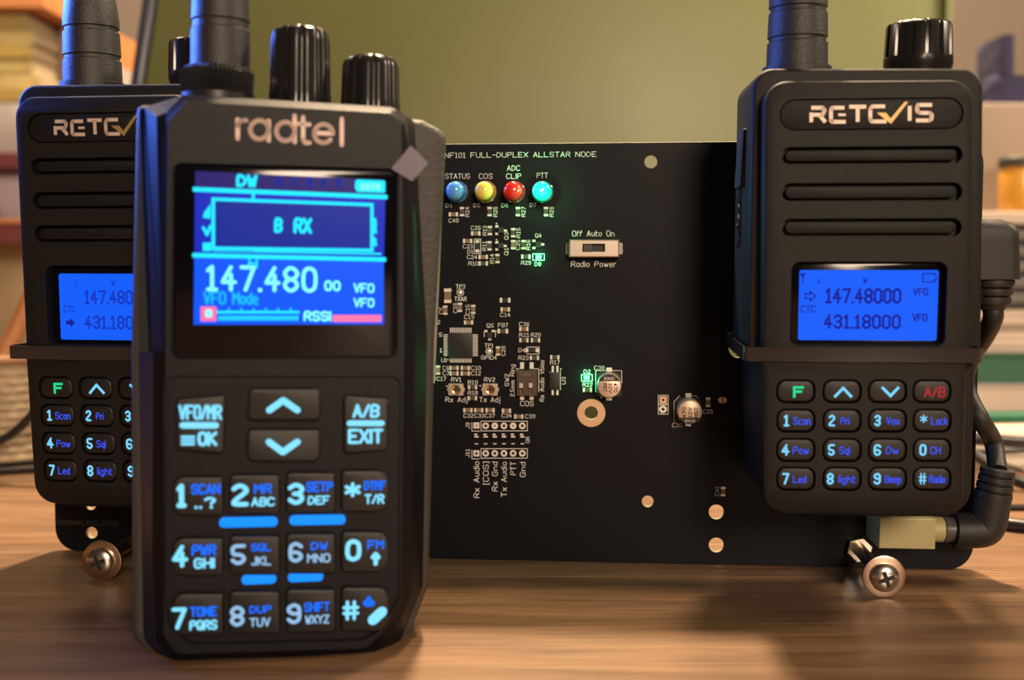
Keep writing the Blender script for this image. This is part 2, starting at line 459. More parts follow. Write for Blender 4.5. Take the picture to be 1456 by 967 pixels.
for t in [('R24', 664.5, 294, 308.5), ('R26', 704.3, 294, 308.5), ('R27', 744.2, 294, 308.5), ('R28', 784.2, 294, 308.5), ('R13', 689.5, 321, 335), ('Q3', 720, 330, 341), ('R15', 737, 324, 338.5),
          ('R11', 689, 343, 357), ('Q1', 720, 352.5, 363), ('C25', 736.4, 341, 355.5), ('R16', 751, 341, 355.5), ('R14', 699.5, 361, 375), ('C5', 627.4, 437, 446.5), ('C18', 647.5, 431, 445), ('C15', 665, 433, 447.5),
          ('C28', 715.8, 492, 506), ('GndD', 616.4, 520, 541, 6), ('SW2', 720.7, 531.5, 549.5, 6.5), ('2.5mm Ring', 728.6, 518, 564, 6.8), ('Rx Audio Vbias', 770.5, 512, 571, 6.8), ('U3', 801.5, 536, 546.5), ('J9', 665, 601, 610), ('J11', 665, 638.5, 651),
          ('OR', 750.3, 621, 630), ('Rx Audio', 677.5, 656, 708, 8.2, .11), ('[COS]', 690.8, 656.5, 689, 8.2, .11), ('Rx Gnd', 703.6, 656.6, 698.5, 8.2, .11), ('Tx Audio', 716.6, 656.6, 706.5, 8.2, .11), ('PTT', 729.6, 656.6, 675.5, 8.2, .11), ('Gnd', 743.3, 657, 678.3, 8.2, .11), ('C41', 1019.6, 692, 705.5)]: TV(*t)
RB(674.3, 683.6, 340, 360.5); RB(757.5, 774, 361, 370); RB(684, 749.8, 599, 612.7); RB(684, 749.8, 638, 651.5)
PL([(671, 601), (671, 613), (682, 613)]); PL([(671, 640), (671, 652.5), (682, 652.5)])
PL([(735.5, 561), (734.5, 524.5), (741, 524.5)]); PL([(757, 524.5), (766, 524.5), (766, 557)])
PL([(749, 493.5), (766.5, 493.5), (766.5, 503.5), (749, 503.5)]); PL([(782, 529), (782, 553)]); PL([(796.8, 527), (796.8, 554)])
RB(826.8, 842.2, 532.6, 542); PL([(856, 565), (847, 556), (847, 527), (884, 527), (884, 545)])
RB(936, 950, 562, 575); RB(936, 950, 575.5, 589); PL([(966, 563), (958.5, 571), (958.5, 600), (966, 606)]); PL([(984, 563), (990, 563), (996, 571)])
PL([(688.5, 479), (688.5, 472)]); PL([(704.5, 479), (704.5, 472)]); PL([(617, 533), (612, 533)]); PL([(617, 522), (617, 545)])
for q in [(637, 511.5), (635.5, 549), (682.8, 548.5), (797.5, 524.5), (706, 318), (706, 341), (705, 470.5), (855, 566)]: s.disc(*B(*q), .2, SO, 8)
s.build('silkscreen', SILK, board, smooth=0)
s = MB(); a = B(82, 746); b = B(168, 740.5); s.text('B302964H_Y122_250516', a[0], b[0], a[1], b[1], SO, .14)
s.build('batch_number', SILKDIM, board, smooth=0)

def chip2(name, px, py, vert, body, lpx=13.0, wpx=6.0, h=.5):
    """small two-ended part: body with a metal cap at each end"""
    cx, cy = B(px, py); l, w = lpx * PXM / 2, wpx * PXM / 2; e = l * .46
    q = MB()
    def bx(a0, a1, ww, o1):
        if vert: q.box(cx - ww, cx + ww, cy + a0, cy + a1, 0, o1, .06)
        else: q.box(cx + a0, cx + a1, cy - ww, cy + ww, 0, o1, .06)
    bx(-l + e, l - e, w * .94, h * .95); q.cur = 1; bx(-l, -l + e, w, h); bx(l - e, l, w, h)
    return q.build(name, [body, TIN], board, smooth=0)
for px, py, v in [(657, 301, 1), (696.2, 301, 1), (736.4, 301, 1), (776.4, 301, 1), (696.7, 328, 1), (729.7, 331, 1), (696.2, 349.7, 1), (744.3, 348, 1), (687.3, 374.7, 0), (707.3, 367.7, 1), (747.7, 365, 0),
                 (745, 483.7, 0), (761.5, 483.7, 0), (760, 508.8, 0), (672, 550.4, 0), (672, 566, 0), (788.9, 508, 0), (835.2, 554.4, 0)]:
    chip2('resistor', px, py, v, RESB)
for px, py, v in [(645, 305, 0), (676.7, 332, 0), (665.2, 342.7, 0), (729.7, 348, 1), (687.3, 365.5, 0), (633.5, 441, 1), (654.3, 437, 1), (673, 440, 1), (666.6, 458.5, 0), (718.6, 440, 0), (745, 467.8, 0),
                 (708.3, 499, 1), (646, 523, 0), (646, 530.8, 0), (662, 523, 0), (662, 530.8, 0), (623.3, 526, 1), (665.6, 583, 0), (681, 583, 0), (697, 583, 0), (720.3, 583.8, 0), (737.7, 591.9, 0), (1006.7, 571.8, 1), (1027.8, 698.4, 1), (608.7, 656, 1)]:
    chip2('capacitor', px, py, v, CERAM, h=.8)
chip2('capacitor', 637.2, 420.4, True, CERAM, 20.5, 10, 1.4)
chip2('ferrite_bead', 715.2, 470.8, False, RESB, 15, 6.5, .7)
chip2('diode', 679, 350.2, True, ICB, 17, 5.5, .8); chip2('diode', 756.5, 498, False, ICB, 19, 5.5, .8)
chip2('jumper_link', 718.2, 426.9, False, ICB, 15, 6.5, .3)
for pads, (bx, by) in [(((706.5, 322), (706.5, 332.5), (718.8, 328)), (712.5, 327.6)), (((706.5, 344.6), (706.5, 354.6), (718.4, 349.7)), (712.3, 349.6)),
                       (((759.2, 342.5), (759.2, 352.5), (771.6, 347.5)), (765.4, 347.5)), (((691, 470.8), (701.4, 470.8), (696.4, 482.4)), (696.3, 476.5))]:
    q = MB(); c = B(bx, by); q.box(c[0] - .75, c[0] + .75, c[1] - .75, c[1] + .75, .1, 1.0, .1); q.cur = 1
    for p in pads:
        c = B(*p); q.box(c[0] - .42, c[0] + .42, c[1] - .3, c[1] + .3, 0, .2)
    q.build('transistor', [ICB, TIN], board, smooth=0)
# microcontroller
c0, c1 = B(638, 508.4), B(672.6, 473)
chipo = MB().prism(rpoly(rect(c0[0], c1[0], c0[1], c1[1]), .3, 2), .15, 1.4, .12).build('chip', ICB, board)
q = MB(); n = 12; cx, cy = (c0[0] + c1[0]) / 2, (c0[1] + c1[1]) / 2; hw, hh = (c1[0] - c0[0]) / 2, (c1[1] - c0[1]) / 2
for k in range(n):
    t = (k - (n - 1) / 2) * .515
    q.box(cx + t - .14, cx + t + .14, cy + hh - .2, cy + hh + 1.35, .02, .3); q.box(cx + t - .14, cx + t + .14, cy - hh - 1.35, cy - hh + .2, .02, .3)
    q.box(cx - hw - 1.35, cx - hw + .2, cy + t - .14, cy + t + .14, .02, .3); q.box(cx + hw - .2, cx + hw + 1.35, cy + t - .14, cy + t + .14, .02, .3)
q.build('pins', TIN, chipo, smooth=0)
# optocoupler
q = MB(); c = B(789.3, 541); q.box(c[0] - 1.3, c[0] + 1.3, c[1] - 2.3, c[1] + 2.3, .1, 1.8, .12)
opto = q.build('chip', ICB, board); q = MB()
for px in (786, 792.6):
    for py in (525, 556.7):
        c = B(px, py); q.box(c[0] - .3, c[0] + .3, c[1] - .95, c[1] + .95, .02, .4)
q.build('pins', TIN, opto, smooth=0)
# test points, mounting ring, pads
HOLE_SHADE = mat('painted_hole_shade', (.01, .009, .009), .6)  # dark colour painted in for the shade inside holes and slots
def ringpad(px, py, r, hole, name='solder_pad', m=TIN, dark=True, sq=False):
    c = B(px, py); q = MB()
    if sq:
        h = r * PXM; q.box(c[0] - h, c[0] + h, c[1] - h, c[1] + h, 0, .06)
    else: q.disc(c[0], c[1], r * PXM, .06, 28, hole * PXM)
    if dark: q.cur = 1; q.disc(c[0], c[1], hole * PXM * 1.02, .075 if sq else .05, 16)
    return q.build(name, [m, HOLE_SHADE], board, smooth=0)
ringpad(654.5, 415.9, 5.2, 4.3, 'test_point', TIN); ringpad(695.5, 499.5, 5, 4, 'test_point', TIN)
for px, py in ((654.5, 415.9), (695.5, 499.5)):
    c = B(px, py); MB().turn([(.55, .05), (.55, .3), (.3, .4)], c[0], c[1], 12).build('test_pin', TIN, board)
ringpad(840.7, 587.2, 19.8, 9.5, 'mounting_ring', COPPER, False)
ringpad(677.5, 605, 4.3, 1.2, sq=True); ringpad(677.5, 644.6, 4.3, 1.9, sq=True)
for k, px in enumerate((690.6, 703.6, 716.6, 729.6, 742.7)):
    ringpad(px, 605.5, 4.7, (2.2, 1.2, 2.2, 1.2, 2.2)[k]); ringpad(px, 644.6, 4.7, 2.2)
for k, px in enumerate((677.5, 690.6, 703.6, 716.6, 729.6, 742.7)):
    q = MB()
    for dx, dy, w, h in ((0, 0, 6, 2.2), (-1, -3.2, 4.4, 2.2), (0, 10, 5, 1.4)):
        c = B(px + dx, 621 + dy); q.box(c[0] - w * PXM / 2, c[0] + w * PXM / 2, c[1] - h * PXM / 2, c[1] + h * PXM / 2, 0, .07)
    q.build('solder_pad', TIN, board, smooth=0)
ringpad(943, 568.6, 5, 1.8, m=COPPER, sq=True); ringpad(942.7, 581.9, 5.5, 2.2)
q = MB()
for sg, px in ((-1, 1026.4), (1, 1028.2)):
    c = B(px, 569); q.add([]); i = q.add([(c[0] + sg * (.0 + .95 * math.cos(t)), c[1] + .85 * math.sin(t), .06) for t in [math.pi / 2 - math.pi * k / 10 for k in range(11)]]); q.face(range(i, i + 11))
q.build('solder_pad', COPPER, board, smooth=0)
# round lamps
def led(px, py, m, name='indicator_lamp'):
    c = B(px, py); q = MB(); prof = [(2.45, .5), (2.5, 1.0), (2.5, 5.2)]
    for k in range(1, 9):
        a = math.pi / 2 * k / 8; prof.append((max(.02, 2.5 * math.cos(a)), 5.2 + 2.0 * math.sin(a)))
    q.turn(prof, c[0], c[1], 36)
    lamp = q.build(name, m, board, smooth=40)
    q = MB(); q.turn([(3.0, .02), (3.0, .95), (2.85, 1.1), (2.5, 1.1)], c[0], c[1], 36)
    b_ = m.node_tree.nodes['Principled BSDF'].inputs['Base Color'].default_value
    q.build('flange', mat(m.name + '_rim', tuple(.35 * v + .03 for v in b_[:3]), .15, coat=.5), lamp)
    return lamp
def ledmat(name, col, e=None, k=0): return mat(name, col, .12, trans=0, emit=e, estr=k, coat=.5)
for px, n_, col, lab in ((650.4, 'blue_lamp_plastic', (.10, .34, .78), 'blue unlit lamp'), (690.8, 'yellow_lamp_plastic', (.86, .62, .12), 'yellow unlit lamp'), (731.4, 'red_lamp_plastic', (.78, .02, .015), 'red unlit lamp')):
    led(px, 273, ledmat(n_, col))['label'] = lab
led(771.6, 273, ledmat('green_lamp_lit', (.02, .4, .2), srgb(0, 235, 170), 1.8))['label'] = 'lit green lamp'
def lampglow(px, py, out, power):
    d = bpy.data.lights.new('lamp_light', 'POINT'); d.energy = power; d.color = (.05, 1.0, .35); d.shadow_soft_size = .001
    o = bpy.data.objects.new('lamp_light', d); COL.objects.link(o); o.parent = board
    c = B(px, py); o.location = (c[0] * MM, -out * MM, c[1] * MM)
lampglow(771.6, 273, 9.5, .013)
GLED = glow('small_green_lamp', (70, 255, 130), 8.0)
for px, py in ((765.8, 365.5), (834.2, 537), (602, 520)):  # last one is unseen, added to throw green light on the front radio's edge
    c = B(px, py); q = MB(); q.box(c[0] - .75, c[0] + .75, c[1] - .5, c[1] + .5, 0, .7, .1)
    q.build('surface_lamp', GLED, board, smooth=0)['label'] = 'small lit green lamp'; lampglow(px, py, 2.6, .0018)
# slide switch
a = B(809.6, 366); b = B(880.2, 341); w0 = B(828.5, 358.4); w1 = B(860.3, 346.9)
q = MB(); q.plate(rect(a[0], b[0], a[1], b[1]), [rect(w0[0], w1[0], w0[1], w1[1])], 0, 4.0, .35, floor=2.2)
sw = q.build('slide_switch', mat('brushed_switch_steel', (.62, .52, .45), .36, .9), board, smooth=0)
for sx, x in ((-1, a[0]), (1, b[0])):
    q = MB(); q.prism(rpoly([(x, a[1] + .6), (x + sx * 1.0, a[1] + .9), (x + sx * 1.0, b[1] - .9), (x, b[1] - .6)], .5, 4), 0, .5)
    q.build('tab', STEEL, sw)
q = MB(); q.box(w0[0] + .3, w0[0] + 2.7, w0[1] + .15, w1[1] - .15, 2.2, 3.9, .1); q.cur = 1
q.box(w0[0] + .05, w1[0] - .05, w0[1] + .05, w1[1] - .05, 2.2, 2.6)
q.build('slider', [mat('dark_slider', (.05, .035, .03), .4), ICB], sw, smooth=0)
# trimmers
for px in (648.9, 697.3):
    c = B(px, 553.4); q = MB(); q.prism(rpoly(rect(c[0] - 2.1, c[0] + 2.1, c[1] - 1.65, c[1] + 1.65), .25, 2), 0, 1.3, .1)
    for dx in (-2.1, 2.1): q.box(c[0] + dx - .3, c[0] + dx + .3, c[1] - .5, c[1] + .5, 0, .9)
    t = q.build('trimmer', mat('trimmer_steel', (.62, .55, .47), .4, .8), board, smooth=0)
    q = MB(); q.turn([(1.5, 1.3), (1.5, 1.6), (1.2, 1.62), (.9, 1.45), (.3, 1.4)], c[0], c[1], 20); q.cur = 1
    q.box(c[0] - .9, c[0] + .9, c[1] - .2, c[1] + .2, 1.45, 1.63); q.box(c[0] - .2, c[0] + .2, c[1] - .9, c[1] + .9, 1.45, 1.64)
    q.build('rotor', [mat('rotor_bronze', (.45, .28, .16), .35, .8), HOLE_SHADE], t)
# dip switch
a = B(735.7, 561.5); b = B(764, 526); DIPM = mat('brown_switch_body', (.075, .045, .032), .45)
q = MB(); q.plate(rect(a[0], b[0], a[1], b[1]), [rect(B(738.5, 0)[0], B(745, 0)[0], B(0, 551)[1], B(0, 537)[1]), rect(B(752, 0)[0], B(758.5, 0)[0], B(0, 551)[1], B(0, 537)[1])], 0, 2.4, .12, floor=1.6)
dip = q.build('dip_switch', DIPM, board, smooth=0)
for px in (741.8, 755.2):
    c = B(px, 545.5); MB().box(c[0] - .5, c[0] + .5, c[1] - .9, c[1] + .4, 1.6, 2.7, .08).build('slider', mat('cream_slider', (.6, .5, .42), .5), dip, smooth=0)
q = MB()
for px in (742.4, 756):
    for py, dy in ((519.8, 1), (563.6, -1)):
        c = B(px, py); q.box(c[0] - .55, c[0] + .55, c[1] - .9, c[1] + .9, .02, .5, .05)
q.build('pins', TIN, dip, smooth=0)
q = MB(); a = B(741.5, 533.5); b = B(754.6, 528); q.text('ON', a[0], b[0], a[1], b[1], 2.43, .16)
for t, px in (('1', 741.8), ('2', 755.2)):
    a = B(px - 2.2, 558.5); b = B(px + 2.2, 553); q.text(t, a[0], b[0], a[1], b[1], 2.43, .16)
q.build('legend', mat('tan_print', (.25, .17, .12), .6), dip, smooth=0)
# electrolytic cans
def can(px, py, flip):
    c = B(px, py); r = 3.25
    q = MB(); q.prism(rpoly(rect(c[0] - 3.3, c[0] + 3.3, c[1] - 3.3, c[1] + 3.3), [.2, .2, 1.3, 1.3], 3), 0, .8); 
    body = q.build('electrolytic_capacitor', RUBBER, board)
    q = MB(); q.turn([(r, .8), (r, 5.6), (r - .12, 5.85), (r - .4, 6.0), (.02, 6.0)], c[0], c[1], 40)
    q.build('can', mat('capacitor_aluminium', (.80, .62, .47), .42, .6), body)
    q = MB(); sg = -1 if flip else 1; th = .42 if not flip else .5
    arc = [(c[0] + (r - .14) * math.cos(t), c[1] + sg * (r - .14) * math.sin(t), 6.02) for t in [th + (math.pi - 2 * th) * k / 16 for k in range(17)]]
    i = q.add(arc); q.face(range(i, i + 17))
    q.build('polarity_band', ICB, body, smooth=0)
    q = MB(); q.cur = 0
    if not flip:
        for t, dx in (('470', 1.25), ('10V', -.1), ('RST', -1.5)): q.text(t, c[0] + dx - .1, c[0] + dx + .95, c[1] - 2.1 + abs(dx) * .3, c[1] + .75, 6.03, .2, rot=-90)
        q.cur = 1; q.text('KNS', c[0] - 1.35, c[0] + 1.5, c[1] + 1.5, c[1] + 2.45, 6.04, .2)
    else:
        for t, dx in (('470', -2.0), ('10V', -.45), ('RST', 1.1)): q.text(t, c[0] + dx, c[0] + dx + 1.05, c[1] - 1.5, c[1] + 1.3, 6.03, .2, rot=90)
        q.cur = 1; q.text('KNS', c[0] - 1.4, c[0] + 1.4, c[1] - 2.75, c[1] - 1.95, 6.04, .2, rot=180)
    q.build('lettering', [ICB, mat('white_print', (.75, .65, .58), .6)], body, smooth=0)
    q = MB()
    for dy in (-3.9, 3.9): q.box(c[0] - .8, c[0] + .8, c[1] + dy - .7, c[1] + dy + .5, .02, .4, .05)
    q.build('lead', TIN, body, smooth=0)
can(866, 545.5, False); can(978.5, 582, True)
# cream audio jack along the lower right edge
JK = mat('cream_yellow_plastic', (.42, .37, .18), .5)
JO = 14.5
a = B(1250, 780, JO); b = B(1331, 738, JO)
q = MB(); q.box(a[0], b[0], a[1], b[1], .1, JO, .3)
jack = q.build('audio_jack', JK, board, smooth=0)
jcy = (a[1] + b[1]) / 2 + .3; jco = JO - 4.4; jr = 3.3
def xlathe(q, prof, cy, co, n=28):
    q.loft([[(x, cy + r * math.cos(2 * math.pi * k / n), co + r * math.sin(2 * math.pi * k / n)) for k in range(n)] for r, x in prof])
q = MB(); xlathe(q, [(jr, b[0] - .1), (jr, b[0] + 2.8), (jr - .4, b[0] + 3.2)], jcy, jco); q.build('barrel', JK, jack)
jack_end = (b[0] + 3.2, jcy, jco)

# ------------------------------------------------------------------ screws through the lower corners
def screw(px, py, hx, hy, label):
    u = B(px, py)
    L = min((k * .25 for k in range(60, 140)), key=lambda o_: abs(B(hx, hy, o_)[1] - 5.4))
    h = ((u[0] + B(hx, hy, L)[0]) / 2, 5.4)
    c = h
    t = thing('machine_screw', label, 'screw', PF, group='screws through the board')
    MB().turn([(1.75, -3), (1.75, L - 2.4)], c[0], c[1], 20).build('shank', BRASS, t)
    q = MB(); q.prism([(c[0] + 3.6 * math.cos(math.pi / 3 * k + .3), c[1] + 3.6 * math.sin(math.pi / 3 * k + .3)) for k in range(6)], .05, 2.6, .3); q.build('nut', STEEL, t, smooth=0)
    q = MB(); q.turn([(5.25, L - 2.6), (5.3, L - 2.2), (5.2, L - 1.7), (4.9, L - 1.6), (1.6, L - 1.6)], c[0], c[1], 40); q.build('washer', mat('copper_washer', (.62, .45, .33), .28, 1.0), t)
    q = MB(); prof = [(3.5, L - 1.6), (3.55, L - .6), (3.35, L + .1), (2.6, L + .65), (1.3, L + .85)]
    q.turn(prof, c[0], c[1], 36)
    hd = q.build('head', STEEL, t)
    q = MB(); z = L + .88
    for ang in (.35, .35 + math.pi / 2):
        dx, dy = math.cos(ang), math.sin(ang)
        pts = [(c[0] + dx * i_ - dy * j_, c[1] + dy * i_ + dx * j_) for i_, j_ in ((-2, -.5), (2, -.5), (2, .5), (-2, .5))]
        q.prism(pts, L + .2, z if ang < 1 else z + .01)
    q.build('cross_recess_shade', HOLE_SHADE, hd, smooth=0)  # dark raised bars painted in place of the shaded screw slots
    return t
screw(1222, 785, 1257, 823, 'steel screw with washer and long bare shank at the lower right of the black board')
screw(189, 773, 162, 800, 'steel screw head with washer at the lower left of the black board')

# ------------------------------------------------------------------ the two matching radios on the board
RF = Frame(at_depth(1232, 735, 258.0), YAW, 1.8, 0)
def R(px, py, out=0): return RF.uv(px, py, out)
def RP(lst, out=0): return [RF.uv(a, b, out) for a, b in lst]
CY1 = glow('pale_blue_backlight', (125, 215, 255), 1.0)
BL1 = glow('blue_backlight', (60, 90, 255), 1.0)
GR1 = glow('green_backlight', (30, 225, 150), 1.0)
RD1 = glow('red_backlight', (190, 40, 45), 1.0)
LCDB = mat('blue_lcd', (.001, .001, .002), .25, spec=.1, emit=srgb(22, 96, 255), estr=1.0)
LCDT = glow('dark_lcd_ink', (22, 28, 150), 1.0)
LCDT2 = glow('faint_lcd_ink', (20, 56, 190), 1.0)
def make_radio(label, lines, arrow_solid):
    t = thing('handheld_radio', label, 'radio', RF, group='matching radios strapped to the board')
    FO = -5.0
    up = RP([(1070, 97), (1399, 97), (1396, 492), (1387, 512), (1381, 736), (1080, 735), (1077, 512), (1062, 492)], FO)
    ol = rpoly(up[::-1], [27 / 5.8, 27 / 5.8, 1, 1, 7, 7, 1, 1][::-1], 7)
    q = MB(); q.prism(ol, -34, FO, 1.0, 3, back=True); q.build('housing', BLACK, t)
    pn = RP([(1087, 115), (1386, 113), (1381, 497), (1375, 520), (1371, 734), (1085, 732), (1083, 520), (1084, 497)])
    pol = rpoly(pn[::-1], [5, 5, .8, .8, 5.5, 5.5, .8, .8][::-1], 7)
    hl = []
    def pr(x0, x1, y0, y1, r):
        a = R(x0, y1); b = R(x1, y0); return rpoly(rect(a[0], b[0], a[1], b[1]), r, 6)
    slots = [(1111, 1369, 207, 234), (1111, 1369, 259, 287), (1111, 1368, 310, 337)]
    for x0, x1, y0, y1 in slots: hl.append(pr(x0, x1, y0, y1, 2.2))
    hl.append(pr(1108, 1371, 138, 186, 4.0))
    win = pr(1123, 1348, 372, 492, 2.0); hl.append(win)
    cols = (1131.7, 1197.5, 1262, 1325.4); rows = (556.5, 598.2, 640, 681)
    for cx in cols:
        for cy in rows: hl.append(pr(cx - 28.5, cx + 28.5, cy - 17, cy + 17, 2.1))
    q = MB(); q.plate(pol, hl, FO - .5, 0, 1.1, floor=-2.4)
    q.build('front_panel', BLACK, t, smooth=30)
    for x0, x1, y0, y1 in slots:
        q = MB(); q.prism(pr(x0 + 6, x1 - 6, y0 + 4.5, y1 - 4.5, 1.5), -2.4, -.7, .35); q.build('speaker_bar', BLACK, t)
    q = MB(); q.prism(pr(1109.5, 1369.5, 139.5, 184.5, 3.8), -2.4, -.35, .2); bd = q.build('name_badge', BLACK, t)
    # wordmark: block letters with a gold tick for the V
    q = MB(); z = -.32
    def LW(pts): q.line([R(*p) for p in pts], .82, z, 2)
    LW([(1154, 153), (1170, 153), (1173, 157), (1170, 163), (1157, 163)]); LW([(1154, 160), (1154, 173.5)]); LW([(1166, 164), (1174, 173.5)])
    LW([(1201, 153), (1184, 153), (1182, 156), (1182, 171), (1184, 173), (1203, 173)]); q.line([R(1192.5, 163), R(1203, 163)], .55, z, 2)
    LW([(1208, 151.5), (1232, 151.5)]); LW([(1220, 151.5), (1220, 173)])
    LW([(1259, 151), (1241, 151), (1238, 155), (1238, 169), (1240, 172.5), (1261, 172.5)])
    LW([(1294, 150.5), (1294, 171.5)])
    LW([(1326, 149), (1306, 149), (1304.5, 152), (1305, 158), (1308, 160), (1323, 160.5), (1325.5, 163), (1325, 169), (1322, 171), (1303, 171)])
    q.cur = 1
    i = q.add([(*R(*p), z + .01) for p in [(1247, 160), (1260, 160), (1267, 168), (1287, 144.5), (1292, 144.5), (1267.5, 176)]]); q.face((i, i + 1, i + 2, i + 5)); q.face((i + 2, i + 3, i + 4, i + 5))
    q.build('wordmark', [LOGOW, LOGOG], bd, smooth=0)
    # display
    q = MB(); q.prism(pr(1124, 1347, 373, 491, 1.8), -2.4, -2.2, .1); dsp = q.build('display_glass', GLOSS, t)
    a = R(1134.5, 483.5, -2.15); b = R(1335, 384, -2.15); q = MB(); q.prism(rpoly(rect(a[0], b[0], a[1], b[1]), .5, 3), -2.25, -2.15)
    q.build('lcd', LCDB, dsp, smooth=0)
    z = -2.1
    q = MB()
    def tx(s_, x0, x1, y0, y1, wt=.12):
        a = R(x0, y1, z); b = R(x1, y0, z); q.text(s_, a[0], b[0], a[1], b[1], z, wt, smooth=False, rnd=False)
    for l in lines[0]: tx(*l)
    def ln(pts, w=.3): q.line([R(*p, z) for p in pts], w, z, False)
    if arrow_solid is not None:
        y = 458 if arrow_solid else 421
        arrow = [(1145, y - 3), (1152, y - 3), (1152, y - 7), (1159.5, y), (1152, y + 7), (1152, y + 3), (1145, y + 3)]
        if arrow_solid:
            i = q.add([(*R(*p, z), z) for p in arrow]); q.face(range(i, i + 7))
        else: ln(arrow + arrow[:1], .3)
    if lines[1]:
        ln([(1312, 389), (1329, 389), (1329, 391.5), (1331.5, 391.5), (1331.5, 398), (1329, 398), (1329, 401), (1312, 401), (1312, 389)], .25)
        ln([(1138, 389.5), (1145, 389.5), (1141.5, 394), (1138, 389.5)], .25); ln([(1141.5, 389.5), (1141.5, 403)], .25)
    q.build('readout', LCDT, dsp, smooth=0)
    q = MB()
    for l in lines[2]: tx(*l)
    q.build('readout', LCDT2 if arrow_solid else LCDT, dsp, smooth=0)
    # keys
    legends = [['F', '1 Scan', '4 Pow', '7 Led'], ['^', '2 Pri', '5 Sql', '8 light'], ['v', '3 Vox', '6 Dw', '9 Beep'], ['A/B', '* Lock', '0 CH', '# Radio']]
    offs = {'1 Scan': (1114, 1123, 1127.5, 1153), '2 Pri': (1178, 1188, 1195, 1208), '3 Vox': (1243, 1253, 1260, 1280), '* Lock': (1308, 1319, 1324, 1348),
            '4 Pow': (1111, 1123, 1127, 1150.5), '5 Sql': (1177, 1187.5, 1193, 1209), '6 Dw': (1242, 1253.5, 1259.5, 1278), '0 CH': (1307, 1318, 1322.5, 1338),
            '7 Led': (1112, 1122.5, 1127.5, 1147), '8 light': (1175.5, 1186, 1192, 1217.5), '9 Beep': (1242, 1253, 1258, 1282), '# Radio': (1306, 1318, 1321, 1345)}
    for ci, cx in enumerate(cols):
        for ri, cy in enumerate(rows):
            q = MB(); q.prism(pr(cx - 26.6, cx + 26.6, cy - 15, cy + 15, 1.9), -2.4, -.15, .45, 3); key = q.build('key', KEYM, t)
            z = -.12; lg = legends[ci][ri]; q = MB()
            def kt(s_, x0, x1, y0, y1, wt):
                a = R(x0, y1); b = R(x1, y0); q.text(s_, a[0], b[0], a[1], b[1], z, wt)
            if lg == 'F': q.line([R(1141.5, 551), R(1129.5, 551), R(1129.5, 564)], .55, z, False); q.line([R(1129.5, 557), R(1139, 557)], .55, z, False); q.build('legend', GR1, key, smooth=0)
            elif lg == '^': q.line([R(1188, 563.5), R(1199, 552), R(1210, 563.5)], .62, z, False); q.build('legend', CY1, key, smooth=0)
            elif lg == 'v': q.line([R(1255.5, 552), R(1266.5, 563), R(1277, 552)], .62, z, False); q.build('legend', CY1, key, smooth=0)
            elif lg == 'A/B': kt('A/B', 1314, 1345, 550, 565, .13); q.build('legend', RD1, key, smooth=0)
            else:
                o = offs[lg]; d, wd = lg.split(' ')
                kt(d, o[0], o[1], cy - 8.3, cy + 8.3, .115 if d in '#*' else .18); q.build('legend', CY1, key, smooth=0)
                q = MB(); kt(wd, o[2], o[3], cy - 4.8, cy + 6, .125); q.build('function_legend', BL1, key, smooth=0)
    # antenna and knob on top
    ao = -19.0; x0, yb = R(1089.5, 100, ao); x1, _ = R(1176.5, 100, ao); cx = (x0 + x1) / 2; r = (x1 - x0) / 2
    yr = lambda py: R(1130, py, ao)[1]
    y_top = yr(97)
    prof = [(r * 1.12, y_top - 1.5), (r * 1.12, y_top + .1), (r, y_top + .3)]
    for py, rr in ((62.5, .985), (20, .955)):
        yy = yr(py); prof += [(r * rr, yy), (r * (rr - .06), yy + .25), (r * (rr - .06), yy + 1.1), (r * (rr - .005), yy + 1.35)]
    prof += [(r * .95, yr(0)), (r * .87, yr(-28)), (r * .7, yr(-52)), (r * .62, yr(-75)), (r * .5, yr(-420)), (r * .44, yr(-428)), (.2, yr(-430))]
    q = MB(); q.lathe(prof, cx, ao, 44); q.build('antenna', ANT, t)
    ko = -20.0; x0, _ = R(1257, 80, ko); x1, _ = R(1354, 80, ko); cx = (x0 + x1) / 2; r = (x1 - x0) / 2
    yb = R(1300, 98, ko)[1]; yt = R(1300, 35, ko)[1]
    def fl(a, y):
        k = abs(((a * 14 / (2 * math.pi)) % 1) - .5)
        return (.94 if k < .13 else 1.0) if yb + 2.5 < y < yt + .1 else 1.0
    q = MB(); q.lathe([(r * .94, yb - 1.2), (r, yb + .8), (r * 1.0, yb + 2.4), (r * .99, yb + 2.6), (r * .95, yt - .6), (r * .90, yt), (r * .8, yt + .35), (.2, yt + .4)], cx, ko, 140, fl)
    q.build('volume_knob', KNOB, t)
    # talk button and rough glue beads on the left side, socket cover on the right side
    xl = min(p[0] for p in ol); xr = max(p[0] for p in ol)
    q = MB(); q.prism([(xl - 1.3, RF.uv(0, 0)[1] * 0 + R(1060, 262)[1]), (xl + 1, R(1060, 262)[1]), (xl + 1, R(1060, 175)[1]), (xl - .6, R(1060, 175)[1])][::-1], -24, -14, .4); q.build('talk_button', RUBBER, t)
    q = MB(); y0 = R(1060, 352)[1]; y1 = R(1060, 262)[1]; P = []; rs = []
    for k in range(16):
        P.append((xl + .1 + .35 * random.random(), y0 + (y1 - y0) * k / 15, -22 + 2 * random.random())); rs.append(.7 + .8 * random.random())
    q.tube(P, 1, 10, rs); q.build('glue_bead', BLACK2, t)
    q = MB(); q.prism(rpoly(rect(xr - .8, xr + .9, R(1390, 300)[1], R(1390, 212)[1]), .6, 3), -26, -14, .3); q.build('socket_cover', RUBBER, t)
    return t
